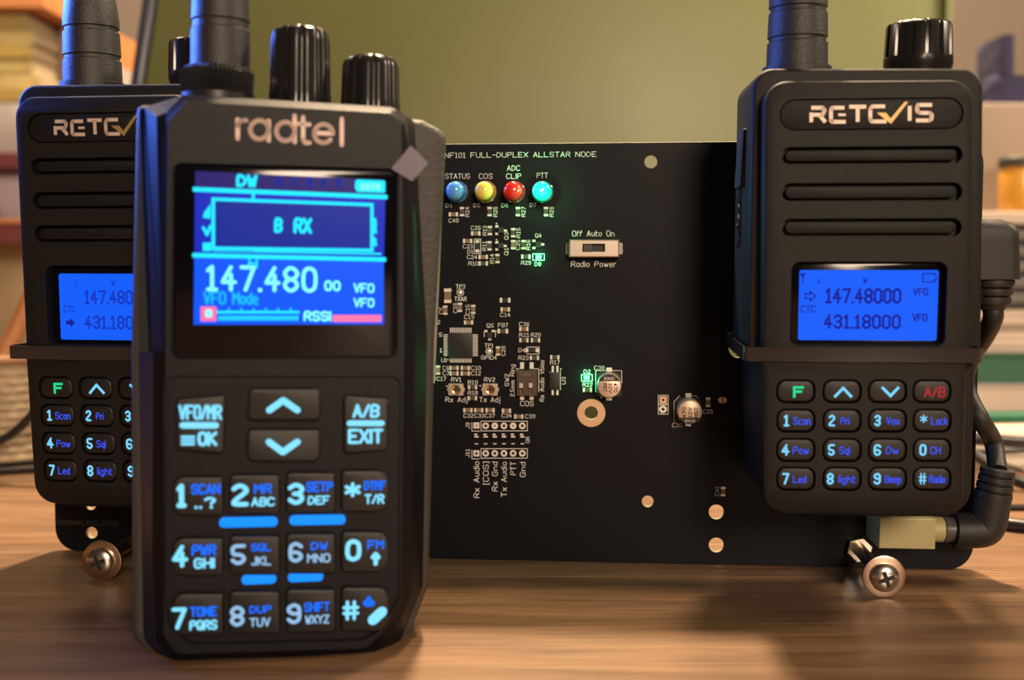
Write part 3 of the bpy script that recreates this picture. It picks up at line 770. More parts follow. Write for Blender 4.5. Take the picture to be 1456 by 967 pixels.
L_right = ([('147.48000', 1173.5, 1282, 410, 431.5, .15), ('431.18000', 1171, 1281, 447.5, 467.5, .15)], True,
           [('VFO', 1298, 1320, 409.5, 420, .17), ('VFO', 1297, 1319, 446, 457, .17), ('CTC', 1138, 1160, 434.5, 444.5, .14), ('L', 1163, 1167.5, 395, 403, .16), ('W', 1227, 1233, 395, 403, .16)])
L_left = ([], False, [('147.48000', 1177, 1285, 409, 430, .15), ('431.18000', 1175, 1284, 447.5, 467.5, .15), ('VFO', 1298, 1320, 409.5, 420, .17), ('CTC', 1142, 1162, 432.5, 442.5, .14), ('L', 1163, 1167.5, 393, 402, .16), ('W', 1223, 1230, 393, 402, .16)])
radio_r = make_radio('black handheld radio with a lit blue screen fixed to the right end of the board', L_right, False)
radio_l = make_radio('black handheld radio at the left end of the board, half hidden behind the front radio', L_left, True)
LF = Frame((-94.141, 269.149, 23.452), 8.8, 1.0, 0.06)
radio_l.matrix_world = Matrix.Translation(LF.o * MM) @ LF.m.to_4x4()

# retaining straps round both radios
STRAP = mat('dark_clear_strap', (.03, .025, .024), .16, coat=.6)
def strap(fr, label):
    t = MB()
    y0 = R(1230, 514)[1]; y1 = R(1230, 494)[1]; xl = R(1059.5, 500)[0]; xr = R(1395.5, 500)[0]
    def lp(y, d): return [(x, y, o) for x, o in rpoly([(xl - d, -36.2 - d), (xr + d, -36.2 - d), (xr + d, .45 + d), (xl - d, .45 + d)], 1.6 + d, 5)]
    t.loft([lp(y0, 0), lp(y0, .5), lp(y1, .5), lp(y1, 0), lp(y0, 0)], False, False)
    o = t.build('retaining_strap', STRAP); place(o, fr)
    return tag(o, label, 'strap', 'straps round the radios')
strap(RF, 'dark flat strap round the waist of the radio at the right end')
strap(LF, 'dark flat strap round the waist of the radio at the left end')

# ------------------------------------------------------------------ audio lead with two moulded plugs
lead = thing('audio_cable', 'short thick black audio lead with two moulded plugs at the right radio', 'cable', RF)
PO = -18.0
def Q(px, py, out): a = R(px, py, out); return (a[0], a[1], out)
xs0, yt = R(1392, 312, PO); xs1, yb = R(1441, 396, PO)
xr_h = max(R(1399, 97, -5)[0], R(1396, 492, -5)[0]) + .95
q = MB()
mx_, hw_ = (xr_h + xs1) / 2, (xs1 - xr_h) / 2
loops = []
for k in range(13):
    t_ = k / 12; y = yb + (yt - yb) * t_
    sh_ = max(0.0, (y - (yt - 3.6)) / 3.6); g = 1 - math.sqrt(max(0, 1 - sh_ ** 2)) if sh_ else 0
    x1_ = xs1 + .5 - .9 * t_ - 3.4 * g; d_ = 5.2 - 2.2 * g
    loops.append([(x, y, PO + o_) for x, o_ in rpoly([(xr_h, -d_), (x1_, -d_), (x1_, d_), (xr_h, d_)], [.6, 2.6, 2.6, .6], 5)])
q.loft(loops); pb = q.build('plug', RUBBER, lead, smooth=50)
q = MB(); cx = (xr_h + xs1) / 2 + .2; rr = (xs1 - xr_h) / 2
prof = []
for k, (a_, b_) in enumerate(((398, 407), (410, 419), (422, 432))):
    ya, yc = R(1416, a_, PO)[1], R(1416, b_, PO)[1]; f_ = 1 - .06 * k
    prof += [(rr * .84 * f_, ya + .35), (rr * f_ * .98, ya), (rr * f_, (ya + yc) / 2), (rr * f_ * .96, yc), (rr * .82 * f_, yc - .15)]
prof += [(rr * .6, R(1416, 440, PO)[1])]
q.lathe(prof[::-1], cx, PO, 30); q.build('strain_relief', RUBBER, pb)
# lower right-angle plug, in the jack's line on the board
def board_to_radio(p):
    w = PF.o + PF.x * p[0] + PF.u * p[1] + PF.n * p[2] - RF.o
    return Vector((w.dot(RF.x), w.dot(RF.u), w.dot(RF.n)))
je = board_to_radio(jack_end)
elbow_o = je.z
ex, ey = R(1404, 744, elbow_o)[0], je.y
q = MB(); P = [tuple(je + Vector((.02, 0, 0)))] + [(je.x + 2.6, je.y, elbow_o), (je.x + 2.7, je.y, elbow_o)]
q.tube(P, 3.4, 24, [3.4, 3.1, 3.1]); q.build('collar', mat('grey_collar', (.10, .095, .09), .3, .3), lead)
q = MB()
upd = Vector(Q(1413, 700, elbow_o)) - Vector((ex, ey, elbow_o)); upd.normalize()
base = Vector((ex, ey, elbow_o))
ctr = [Vector((je.x + 2.7, je.y - .1, elbow_o)), Vector((je.x + 5, je.y - .2, elbow_o)), base + Vector((-2.2, 0, 0)), base + Vector((-.5, .6, 0)), base + upd * 2.8, base + upd * 5, base + upd * 9]
q.tube(spline(ctr, 6), 4.6, 24, None); 
q.build('plug', RUBBER, lead)
q = MB(); P = []; rs = []
st = base + upd * 8.8
for k in range(4):
    for d, r_ in ((0, 3.9), (.25, 4.7), (1.6, 4.6), (1.8, 3.9)):
        P.append(st + upd * (k * 2.0 + d)); rs.append(r_ * (1 - .025 * k))
q.tube(P, 1, 24, rs); sr = q.build('strain_relief', RUBBER, lead)
top = P[-1]
path = [Vector((cx, R(1416, 434, PO)[1], PO)), Vector(Q(1412, 452, PO)), Vector(Q(1400, 478, -26)), Vector(Q(1383, 505, -39)), Vector(Q(1372, 535, -42)), Vector(Q(1378, 565, -40)), Vector(Q(1395, 598, -36)), Vector(Q(1412, 628, (elbow_o - 36) / 2 - 6)), top - upd * .6]
q = MB(); q.tube(spline(path, 8), 2.35, 18); q.build('cord', RUBBER, lead)

# ------------------------------------------------------------------ the front radio
TF = Frame(at_depth(400, 937, 234.0), -10.0, 0, 1.15)
def F(px, py, out=0): return TF.uv(px, py, out)
front = thing('handheld_radio', 'large black handheld radio in front with a bright blue colour screen and lit keypad', 'radio', TF)
FB = mat('matte_front_plastic', (.0034, .0034, .0056), .45, bump=.25, bscale=3000, spec=.22)
BEV = mat('smooth_front_plastic', (.020, .020, .023), .32)
def FP(lst, out=0): return [TF.uv(a, b, out) for a, b in lst]
# rear shell, wider than the face, with a fuzzy worn edge
sh = FP([(196, 150), (560, 168), (600, 172), (634, 190), (628, 300), (617, 480), (612, 700), (608, 830), (572, 926), (222, 936), (190, 900), (188, 500)], -14)
shell = MB().prism(rpoly(sh[::-1], [1.5, 1.5, 2, 3, 1, 1, 1, 4, 5, 5, 5, 1][::-1], 5), -36, -11, 2.0, 4, back=True).build('rear_shell', mat('worn_grainy_plastic', (.045, .042, .038), .6, bump=1.0, bscale=900), front)
# main body: face block with wide side chamfers
b0 = FP([(200, 157), (262, 137), (556, 155), (588, 172), (606, 480), (600, 830), (566, 915), (545, 929), (236, 936), (206, 905), (199, 500)], -11)
b1 = FP([(234, 170), (264, 140), (556, 157), (575, 172), (579, 480), (574, 850), (545, 905), (520, 926), (250, 934), (228, 905), (231, 500)], 0)
rad = [1.5, 1.5, 1.5, 2, 1, 4, 2, 3, 3, 4, 1]
l0 = rpoly(b0[::-1], rad[::-1], 4); l1 = rpoly(b1[::-1], rad[::-1], 4)
q = MB(); mid = [(a[0] * .25 + b[0] * .75, a[1] * .25 + b[1] * .75) for a, b in zip(l0, l1)]
q.loft([[(x, y, -13) for x, y in l0], [(x, y, -9) for x, y in l0], [(x, y, -1.6) for x, y in inset(mid, -.5)], [(x, y, -.9) for x, y in inset(l1, -.2)]], True, False)
holes = [rpoly(FP([(244, 231), (568, 240), (566, 510), (242, 512)])[::-1], 2.2, 6), rpoly(FP([(233, 535), (570, 535), (568, 850), (540, 898), (515, 911), (272, 917), (240, 890), (234, 850)])[::-1], [2, 2, 3, 3, 3, 3, 3, 2][::-1], 6)]
fa = inset(l1, .6)
i = [(x, y, -.9) for x, y in inset(l1, -.2)], [(x, y, 0.0) for x, y in fa]
q.loft(list(i), False, False)
k = q.add([(x, y, 0) for l in [fa] + holes for x, y in l])
for tri in tessellate_polygon([[Vector((x, y, 0)) for x, y in l] for l in [fa] + holes]): q.face([k + j for j in tri])
for h in holes: q.loft([[(x, y, 0) for x, y in h], [(x, y, -1.2) for x, y in h]], False, True)
q.build('face_housing', FB, front, smooth=30)
# wordmark
q = MB(); z = .03
def fl_(pts, w=.85): q.line([F(*p) for p in pts], w, z)
def arc(cx_, cy_, rx, ry, a0, a1, n=14): return [(cx_ + rx * math.cos(math.radians(a0 + (a1 - a0) * k / n)), cy_ - ry * math.sin(math.radians(a0 + (a1 - a0) * k / n))) for k in range(n + 1)]
fl_([(338, 170), (338, 197)]); fl_(arc(348, 180, 10, 9, 180, 80))
fl_(arc(369, 184.5, 13, 13.2, 0, 360, 22)); fl_([(382, 172), (382, 200)])
fl_(arc(406, 187, 13, 13.2, 0, 360, 22)); fl_([(419, 165), (419, 202)])
fl_([(431, 167), (431, 198), (434, 203), (440, 203)]); fl_([(425, 176), (440, 177)])
fl_([(447, 189), (473, 190)] + arc(460, 190, 13, 13.2, 0, 318, 20)[1:])
fl_([(486, 169), (486, 206)])
q.build('wordmark', mat('pinkish_silver_print', (.62, .47, .42), .5, .2), front, smooth=0)
# screen
q = MB(); q.prism(inset(holes[0], .3), -1.2, -.5, .3); gl = q.build('screen_glass', GLOSS, front)
def FR(x0, x1, y0, y1): return FP([(x0, y1), (x1, y1), (x1, y0), (x0, y0)])
LB1 = mat('screen_deep_blue', (.001, .001, .002), .3, spec=.12, emit=srgb(14, 40, 190), estr=1.0)
LB2 = mat('screen_blue', (.001, .001, .002), .3, spec=.12, emit=srgb(0, 88, 255), estr=1.0)
LB3 = mat('screen_navy', (.001, .001, .002), .3, spec=.12, emit=srgb(34, 22, 110), estr=1.0)
LB4 = mat('screen_box_blue', (.001, .001, .002), .3, spec=.12, emit=srgb(12, 40, 150), estr=1.0)
CYN = glow('cyan_pixels', (30, 225, 255), 1.25); CYN2 = glow('pale_cyan_pixels', (130, 250, 255), 1.3); PNK = glow('pink_pixels', (255, 120, 170), 1.1); TEAL = glow('teal_pixels', (20, 195, 255), 1.0)
def quad(q, pts, o): i = q.add([(*F(*p), o) for p in pts]); q.face(range(i, i + len(pts)))
q = MB(); z = -.46
quad(q, [(277.5, 243), (548, 256), (548, 279), (277, 269)], z); q.cur = 1
quad(q, [(277, 269), (548, 279), (546, 368), (276, 362)], z); q.cur = 2
quad(q, [(276, 362), (546, 368), (546, 461.5), (275, 462)], z); q.cur = 3
quad(q, [(301, 281), (531, 289), (531, 357), (301, 355)], z + .01)
q.build('lcd', [LB3, LB1, LB2, LB4], gl, smooth=0)
q = MB(); z = -.43
def sl(pts, w): q.line([F(*p) for p in pts], w * .147, z, False)
def st_(s_, x0, x1, y0, y1, wt=.16, sm=True):
    a = F(x0, y1); b = F(x1, y0); q.text(s_, a[0], b[0], a[1], b[1], z, wt, smooth=sm)
sl([(277, 269), (548, 280)], 6); sl([(303, 283), (529, 291), (529, 356), (303, 353), (303, 283)], 4.5)
sl([(276.5, 363), (546, 369)], 6); sl([(362, 357.5), (541, 361)], 2.5); sl([(303, 357), (360, 358)], 1.5); sl([(360, 274), (360, 281)], 4)
st_('DW', 335.5, 366, 248, 266, .24); st_('B', 389.5, 402, 309, 331, .2); st_('RX', 417, 444, 309.5, 332, .2)
quad(q, [(290, 302), (299, 290), (299, 311), (288, 309)], z); quad(q, [(288, 345), (300, 345), (300, 357), (288, 357)], z); sl([(289, 324), (294, 333), (299, 322)], 4)
for y in (312, 322, 340): sl([(533, y), (534, y + 8)], 4)
sl([(354.5, 368.5), (354.5, 380)], 2.5); sl([(365, 368.5), (365, 380)], 2.5); sl([(354, 374.5), (365, 374.5)], 2.5)
q.cur = 1
st_('147.480', 292.5, 451.5, 379.5, 414, .14); 
st_('00', 461, 484.5, 399, 414, .2); st_('VFO', 502.6, 532.5, 403, 416.5, .18); st_('VFO', 502.6, 532.5, 424, 437, .18)
st_('RSSI', 431.5, 471, 442.5, 457, .2)
for k_ in range(4): quad(q, [(513 + k_ * 7.5, 260.5), (518 + k_ * 7.5, 260.8), (518 + k_ * 7.5, 270), (513 + k_ * 7.5, 269.7)], z + .01)
quad(q, [(292, 440.5), (301, 440.5), (301, 451), (292, 451)], z + .02)
q.cur = 0
quad(q, [(508, 255), (546, 256.5), (548, 259), (548, 272), (546, 274), (508, 272.5), (505, 268), (505, 258)], z)
for k_ in range(26):
    x = 311 + k_ * 4.4; quad(q, [(x, 449), (x + 2.9, 449), (x + 2.9, 456), (x, 456)], z)
    if k_ % 4 == 3: quad(q, [(x, 438), (x + 2, 438), (x + 2, 442), (x, 442)], z)
sl([(310, 444), (424, 444)], 3.5)
q.cur = 2
quad(q, [(285, 436), (307.5, 436), (307.5, 457), (285, 457)], z); quad(q, [(473, 448), (542.5, 448), (542.5, 458), (473, 458)], z)
q.cur = 3
st_('VFO Mode', 288.5, 367.5, 415.5, 433, .16)
q.cur = 4
for k_, (x, w) in enumerate(((392, 8), (415, 5), (436, 8), (458, 6), (478, 7))):
    quad(q, [(x, 252.5), (x + w, 252.8), (x + w, 265), (x, 264.7)], z)
q.build('readout', [CYN, CYN2, PNK, TEAL, glow('dim_icon_pixels', (22, 45, 150), 1.0)], gl, smooth=0)
# keypad
KB = glow('front_key_backlight', (130, 222, 255), 1.15); KW = glow('front_key_white_backlight', (150, 195, 235), 1.0); KBL = glow('front_key_blue_backlight', (20, 110, 255), 1.1); BAR = glow('light_bar', (20, 140, 255), 1.2)
KO = .35
def fkey(pts, rr=1.1):
    q = MB(); q.prism(rpoly(FP(pts)[::-1], rr, 5), -1.15, KO, .5, 3); return q.build('key', KEYM, front)
def kleg(key, name, m, items=(), shapes=()):
    q = MB(); z = KO + .03
    for s_, x0, x1, y0, y1, wt in items:
        a = F(x0, y1); b = F(x1, y0); q.text(s_, a[0], b[0], a[1], b[1], z, wt)
    for pts, w in shapes: q.line([F(*p) for p in pts], w, z)
    return q.build(name, m, key, smooth=0)
k1 = fkey([(250, 567), (318, 561), (321, 566), (319, 646), (250, 640)])
kleg(k1, 'legend', KB, [('VFO/MR', 254, 316, 575, 597, .17), ('=', 257, 278, 614, 633, .2), ('OK', 281, 309.5, 613, 634, .22)], [([(260, 604.5), (307, 604.5)], 1.3)])
k2 = fkey([(488, 561), (545, 565), (553, 572), (552, 641), (488, 646)])
kleg(k2, 'legend', KB, [('A/B', 501, 540, 574, 594, .2), ('EXIT', 494.5, 545, 609, 631, .2)], [([(497, 601.5), (543, 601.5)], 1.2)])
k3 = fkey([(354, 552), (456, 552), (456, 598), (351, 598)]); kleg(k3, 'legend', KB, (), [([(383, 583), (402.7, 569), (423, 583)], 1.35)])
k4 = fkey([(351, 610), (456, 610), (456, 650), (448, 657), (358, 657), (351, 650)]); kleg(k4, 'legend', KB, (), [([(382.5, 628), (402.3, 642.5), (423, 628)], 1.35)])
KX = ((245, 318), (326, 398.5), (406.5, 477.5), (485, 554)); KY = ((673, 731), (760, 817), (839, 901))
D = {(0, 0): [('1', 251, 266, 687, 722, .2), ('SCAN', 271.6, 314, 687, 703, .2), ('..?', 277, 307, 706, 723, .22)], (1, 0): [('2', 329, 354, 687, 720, .2), ('MR', 361, 387, 687, 702, .2), ('ABC', 357, 391, 706, 720, .2)],
     (2, 0): [('3', 409, 433, 686, 717.5, .2), ('SETP', 435, 474, 684, 699.5, .2), ('DEF', 437.5, 469, 704, 717.5, .2)], (3, 0): [('*', 489.6, 513, 685, 715, .17), ('DTMF', 517, 549, 682.7, 697, .2), ('T/R', 518, 546.5, 701.7, 716.5, .2)],
     (0, 1): [('4', 244.8, 268, 774, 807, .18), ('PWR', 272.6, 308, 773, 790, .2), ('GHI', 275.7, 305.8, 792, 808.4, .2)], (1, 1): [('5', 328, 350, 773, 803, .18), ('SQL', 357, 386, 771.7, 783.7, .2), ('JKL', 357, 386, 790, 804, .18)],
     (2, 1): [('6', 410, 431, 770, 799.5, .18), ('DW', 441.6, 466, 769.5, 782, .2), ('MNO', 436.6, 470, 786, 800, .18)], (3, 1): [('0', 490.6, 514, 766, 798, .2), ('FM', 522, 546, 767, 781, .2), None],
     (0, 2): [('7', 244, 266, 862.7, 895, .18), ('TONE', 270, 309, 861, 877, .2), ('PQRS', 269.4, 309.5, 880, 896, .2)], (1, 2): [('8', 327, 348, 860.5, 890.5, .18), ('DUP', 354.7, 386, 859.5, 872, .2), ('TUV', 354.7, 384.7, 877, 891, .18)],
     (2, 2): [('9', 407.5, 428.7, 857, 887, .18), ('SHIFT', 432, 469, 855, 870, .18), ('WXYZ', 433.7, 468.5, 873, 887, .18)], (3, 2): [('#', 486.5, 511, 852.6, 882, .16), None, None]}
for (ci, ri), it in D.items():
    x0, x1 = KX[ci]; y0, y1 = KY[ri]
    sk = (1.5 - ci) * 3
    pts = [(x0, y0 + sk), (x1, y0 + sk), (x1, y1 + sk * .6), (x0, y1 + sk * .6)]
    rr = 1.0
    if ci == 0: rr = [2.2, 1, 1, 2.2]
    if ci == 3: rr = [1, 3, 3, 1]
    key = fkey(pts, rr if isinstance(rr, float) else rr[::-1])
    white = KW if (ci in (1, 2) and ri > 0) else KB
    kleg(key, 'legend', white, [it[0]])
    if it[1]: kleg(key, 'function_legend', KBL, [it[1]])
    if it[2]: kleg(key, 'letters', white, [it[2]])
    if (ci, ri) == (3, 1): kleg(key, 'letters', KB, (), [([(534, 801), (534, 788)], .9), ([(530, 792), (534, 787), (538, 792)], .9)])
    if (ci, ri) == (3, 2):
        kleg(key, 'function_legend', KBL, (), [([(521, 857), (528, 857)], 1.5), ([(524.5, 850), (524.5, 858)], 1.0)])
        kleg(key, 'letters', KB, (), [([(530, 881), (543, 869)], 2.2)])
for a_, b_ in (((317, 744.3), (389, 743)), ((417, 741), (486, 740)), ((349, 826), (387, 824.5)), ((415, 822.5), (454, 821))):
    q = MB(); w = 2.0 if a_[1] < 800 else 1.9
    p0, p1 = F(*a_), F(*b_)
    q.prism(rpoly([(p0[0] - .8, p0[1] - w / 2), (p1[0] + .8, p1[1] - w / 2), (p1[0] + .8, p1[1] + w / 2), (p0[0] - .8, p0[1] + w / 2)], w * .48, 6), -1.15, -.3, .2); q.build('light_bar', BAR, front)
# top: antenna with knurled collar, two knobs
def yF(py, o_): return F(400, py, o_)[1]
ao = -19.5
xa, ya = F(258, 118, ao); xb, _ = F(361, 118, ao); cx = (xa + xb) / 2; rc = (xb - xa) / 2
tilt = 0
y0 = F(310, 142, ao)[1]; y1 = F(310, 97, ao)[1]
def knurl(a, y): 
    if not (y0 + 1.2 < y < y1 - .9): return 1
    return 1 + .07 * (math.sin(a * 26 + y * 5.2) * math.sin(a * 26 - y * 5.2))
prof = [(rc * .98, y0 - 2.5), (rc, y0 + .8)] + [(rc, y0 + 1.0 + (y1 - y0 - 2) * k / 16) for k in range(17)] + [(rc * .93, y1 - .2), (rc * .85, y1 + .1)]
colr = MB(); colr.lathe(prof, cx, ao, 160, knurl); anto = None
ra = (F(356.5, 80, ao)[0] - F(270.5, 80, ao)[0]) / 2; cxa = (F(356.5, 80, ao)[0] + F(270.5, 80, ao)[0]) / 2
yy = F(310, 44, ao)[1]
prof = [(ra * 1.0, y1 - .5), (ra * .99, yy), (ra * .93, yy + .3), (ra * .93, yy + 1.7), (ra * .975, yy + 2.1), (ra * .95, F(310, 0, ao)[1]), (ra * .88, F(310, -60, ao)[1]), (ra * .7, F(310, -110, ao)[1]), (ra * .5, F(310, -600, ao)[1]), (.2, F(310, -606, ao)[1])]
q = MB(); q.lathe(prof, cxa, ao, 48); anto = q.build('antenna', ANT, front)
colr.build('knurled_collar', mat('dark_metal_collar', (.03, .03, .032), .38, .3), anto)
def topknob(x0, x1, yb, yt, nf):
    ko = -20; xa = F(x0, yb, ko)[0]; xb = F(x1, yb, ko)[0]; c = (xa + xb) / 2; r = (xb - xa) / 2
    y0 = F((x0 + x1) / 2, yb, ko)[1]; y1 = F((x0 + x1) / 2, yt, ko)[1]; h = y1 - y0
    def fl(a, y):
        if y > y1 - .4: return 1
        k = abs(((a * nf / (2 * math.pi) + .1) % 1) - .5) * 2
        return .93 + .07 * min(1, k * 1.8)
    q = MB(); q.lathe([(r, y0 - 2.5), (r, y0 + 1.2), (r * .985, y0 + 1.5), (r * .95, y0 + h * .8), (r * .88, y1 - .9), (r * .75, y1 - .2), (r * .6, y1), (.2, y1 + .05)], c, ko, 120, fl)
    q.build('control_knob', KNOB, front)
topknob(382, 471, 144, 40, 10); topknob(483.5, 569, 155, 81, 10)
# clear tape and side cover
q = MB(); q.prism(rpoly(FP([(556, 240), (584, 207), (609, 232), (586, 258)], .1)[::-1], .3, 2), .05, .4); q.build('tape_tab', mat('lilac_film', (.15, .125, .19), .4, alpha=.6), front, smooth=0)
q = MB(); q.prism(FP([(606, 292), (629.5, 292), (624, 420), (618.5, 545), (596, 545), (600, 420)], -14)[::-1], -23, -14.5, .3); q.build('side_cover', mat('pale_grey_rubber', (.28, .27, .23), .6), front, smooth=0)

# ------------------------------------------------------------------ green case behind the board
PY = 520.0
gx0 = at_y(236, 60, PY).x; gx1 = at_y(1352, 60, PY).x
GREEN = mat('olive_green_paint', (.165, .182, .066), .42, var=.05, vscale=14, bump=.08, bscale=250)
panel = thing('green_case', 'tall olive green metal case standing upright behind the circuit board', 'case', loc=((gx0 + gx1) / 2, PY, 0))
w = (gx1 - gx0) / 2
q = MB()
# the left edge leans: narrower at the foot
lx = lambda z_: -w - 4.4 + 0.17 * (z_ - 200)
ol = [(lx(0), 0), (w - 4, 0), (w - 4, 250), (lx(250), 250)]
q.prism(rpoly(ol, 3, 3), -24, 0, 2); q.build('body', GREEN, panel)
q = MB(); q.prism([(lx(0) - 6, 0), (lx(0) + 0.0, 0), (lx(250) + 0.0, 250), (lx(250) - 6, 250)], -24, 2.5, 2.2, 3); q.build('edge_trim', mat('blue_grey_trim', (.05, .055, .08), .28), panel)
q = MB(); q.prism([(w - 4, 0), (w, 0), (w, 250), (w - 4, 250)], -24, 3, 1.2, 3); q.build('edge_trim', GREEN, panel)

# ------------------------------------------------------------------ left background: shelf, books, pot
SY = 760.0
def sx_(px, y=SY): return at_y(px, 300, y).x
def sz_(py, y=SY): return at_y(0, py, y).z
OAK = mat('orange_oak', (.50, .20, .075), .4, var=.2, vscale=18)
MAR = mat('maroon_board', (.13, .030, .035), .5)
xl, xr = -470, sx_(72)
shelf = thing('bookshelf', 'low wooden bookshelf with orange and maroon boards far behind the left radio', 'shelf', loc=(0, SY, 0))
def sb(name, y0, y1, m, d=60, out=0):
    q = MB(); q.box(xl, xr, sz_(y1), sz_(y0), -d, out, .8); return q.build(name, m, shelf, smooth=0)
sb('shelf_board', -30, 11, OAK); sb('shelf_board', 216, 238, MAR); sb('shelf_board', 318, 346, MAR); sb('shelf_edge', 311, 318, OAK, 60, 1)
q = MB(); q.box(xl, xl + 12, 0, sz_(-30), -60, 0); q.build('side_panel', OAK, shelf, smooth=0)
q = MB(); q.box(xr - 8, xr, 0, sz_(-30), -60, -50); q.build('side_panel', OAK, shelf, smooth=0)
q = MB(); q.box(xl, xr, 0, sz_(-30), -62, -60); q.build('back_panel', mat('shelf_back', (.42, .36, .32), .8), shelf, smooth=0)
q = MB(); q.box(xl + 12, xr - 8, 0, sz_(346), -60, -57); q.build('shelf_lining', mat('cream_lining', (.46, .36, .22), .8, var=.25, vscale=14), shelf, smooth=0)
GOLDP = [mat('gold_book_cover_%s' % n, c, .5, var=.5, vscale=22) for n, c in (('deep', (.27, .19, .05)), ('pale', (.36, .28, .12)), ('straw', (.31, .24, .09)))]
zb = sz_(216); zz = zb; names = ['bottommost', 'second', 'third', 'fourth', 'fifth', 'topmost']
gz0 = sz_(143); gz1 = sz_(14)
q = MB(); q.box(xl + 14, xr - 10, zb + .1, gz0 - .1, -56, -8, 1.5)
o = q.build('storage_box', mat('off_white_card', (.33, .30, .29), .7)); place(o, loc=(0, SY, 0)); tag(o, 'off-white flat box lying on the upper maroon shelf board, under the gold books', 'box')
hgt = (gz1 - gz0) / 6
for k in range(6):
    z0 = gz0 + hgt * k
    bk = thing('book', 'gold coloured book lying flat behind the left radio, %s of its stack of six' % names[k], 'book', loc=(random.uniform(-3, 3), SY, z0), group='gold books on the shelf')
    q = MB(); q.box(xl + 20, xr - 14, 0.05, hgt - .05, -55, -10 + random.uniform(-4, 3), .8); q.build('cover', GOLDP[k % 3], bk, smooth=0)
    q = MB(); q.box(xl + 22, xr - 12.6, 1.0, hgt - 1.0, -54, -14); q.build('pages', mat('page_edges', (.36, .29, .20), .8), bk, smooth=0)
# crumpled white and blue papers on the lower maroon board
zs = sz_(311) + .3; zt = sz_(240)
for k, (px, col, lean, lab) in enumerate(((8, (.55, .52, .60), 14, 'white paper sheet leaning on the lower maroon shelf board'), (24, (.36, .38, .62), 9, 'pale blue paper sheet leaning beside a white one on the lower shelf board'), (46, (.50, .45, .47), 4, 'greyish paper sheet standing rightmost on the lower maroon shelf board'))):
    q = MB(); x = sx_(px); q.prism([(x - 14, zs), (x + 12, zs), (x + 12 - lean, zt - 2), (x - 14 - lean, zt - 1)], -30 - k * 6, -28 - k * 6 + .6, .2)
    o = q.build('paper_sheet', mat('paper_tint_%s' % ('white', 'blue', 'grey')[k], col, .7)); place(o, loc=(0, SY, 0)); tag(o, lab, 'paper', 'papers on the lower shelf board')
# oak ledge running away along the side and the white panel under it
led_ = thing('wooden_ledge', 'orange oak ledge running back at a slant between the left antenna and the green case', 'ledge')
A0, A1, = at_depth(150, 37, 640), at_depth(212, 71, 690); H0 = 47 / FPX * 640
import mathutils
q = MB()
def wl(P, dz, dx=0): return (P.x + dx, P.z + dz, -P.y)
back = Vector((-8, 45, 0))
lo_ = [[wl(A0, -H0), wl(A0, 0), wl(A0 + back, 0), wl(A0 + back, -H0)], [wl(A1, -H0), wl(A1, 0), wl(A1 + back, 0), wl(A1 + back, -H0)]]
q.loft(lo_); q.build('ledge_board', OAK, led_, smooth=0)
q = MB(); q.loft([[wl(A0, -A0.z), wl(A0, -H0 - .05), wl(A0 + back, -H0 - .05), wl(A0 + back, -A0.z)], [wl(A1, -A1.z), wl(A1, -H0 - .05), wl(A1 + back, -H0 - .05), wl(A1 + back, -A1.z)]])
q.build('ledge_panel', mat('white_panel', (.38, .35, .33), .6), led_, smooth=0)
# wicker pot with a wooden stick
BYp = 455.0
pc = at_y(10, 600, BYp); WK = mat('grey_wicker', (.34, .26, .17), .8, var=.3, vscale=90)
pot = thing('wicker_pot', 'round woven wicker pot at the far left behind the left radio', 'pot', loc=(pc.x, BYp, 0))
pr_ = 15.5; ph = at_y(0, 505, BYp).z
prof = [(pr_ * .9, 0)]; nrow = 13
for k in range(nrow):
    z0 = ph * .97 * k / nrow; dz = ph * .97 / nrow
    prof += [(pr_ * (.93 + .06 * k / nrow), z0 + dz * .1), (pr_ * (.99 + .06 * k / nrow), z0 + dz * .5), (pr_ * (.93 + .06 * k / nrow), z0 + dz * .92)]
prof += [(pr_ * 1.0, ph * .975), (pr_ * .86, ph * .975), (pr_ * .82, ph * .4), (.2, ph * .38)]
def weave(a, y): return 1 + .02 * math.sin(a * 14 + (math.floor(y / (ph / nrow)) % 2) * math.pi)
q = MB(); q.lathe(prof, 0, 0, 80, weave); q.build('basket', WK, pot)
q = MB(); ring = [(pr_ * 1.04 * math.cos(2 * math.pi * k / 40), ph * .98, pr_ * 1.04 * math.sin(2 * math.pi * k / 40)) for k in range(41)]
q.tube(ring, 1.9, 10); q.build('rim', mat('brown_rim', (.30, .16, .09), .5), pot)
a = at_y(14, 488, BYp); d = at_y(82, 340, BYp + 6); dirv = (d - a).normalized(); a2 = a - dirv * 8
q = MB(); q.tube([(p.x, p.z, -p.y) for p in (a2, a2 + (d - a2) * .5, d + dirv * 6)], 3.6, 14, [3.6, 3.4, 3.1]); o = q.build('wooden_stick', mat('orange_stick_wood', (.42, .18, .07), .45, var=.2, vscale=40)); tag(o, 'orange brown wooden stick leaning out of the wicker pot', 'stick')

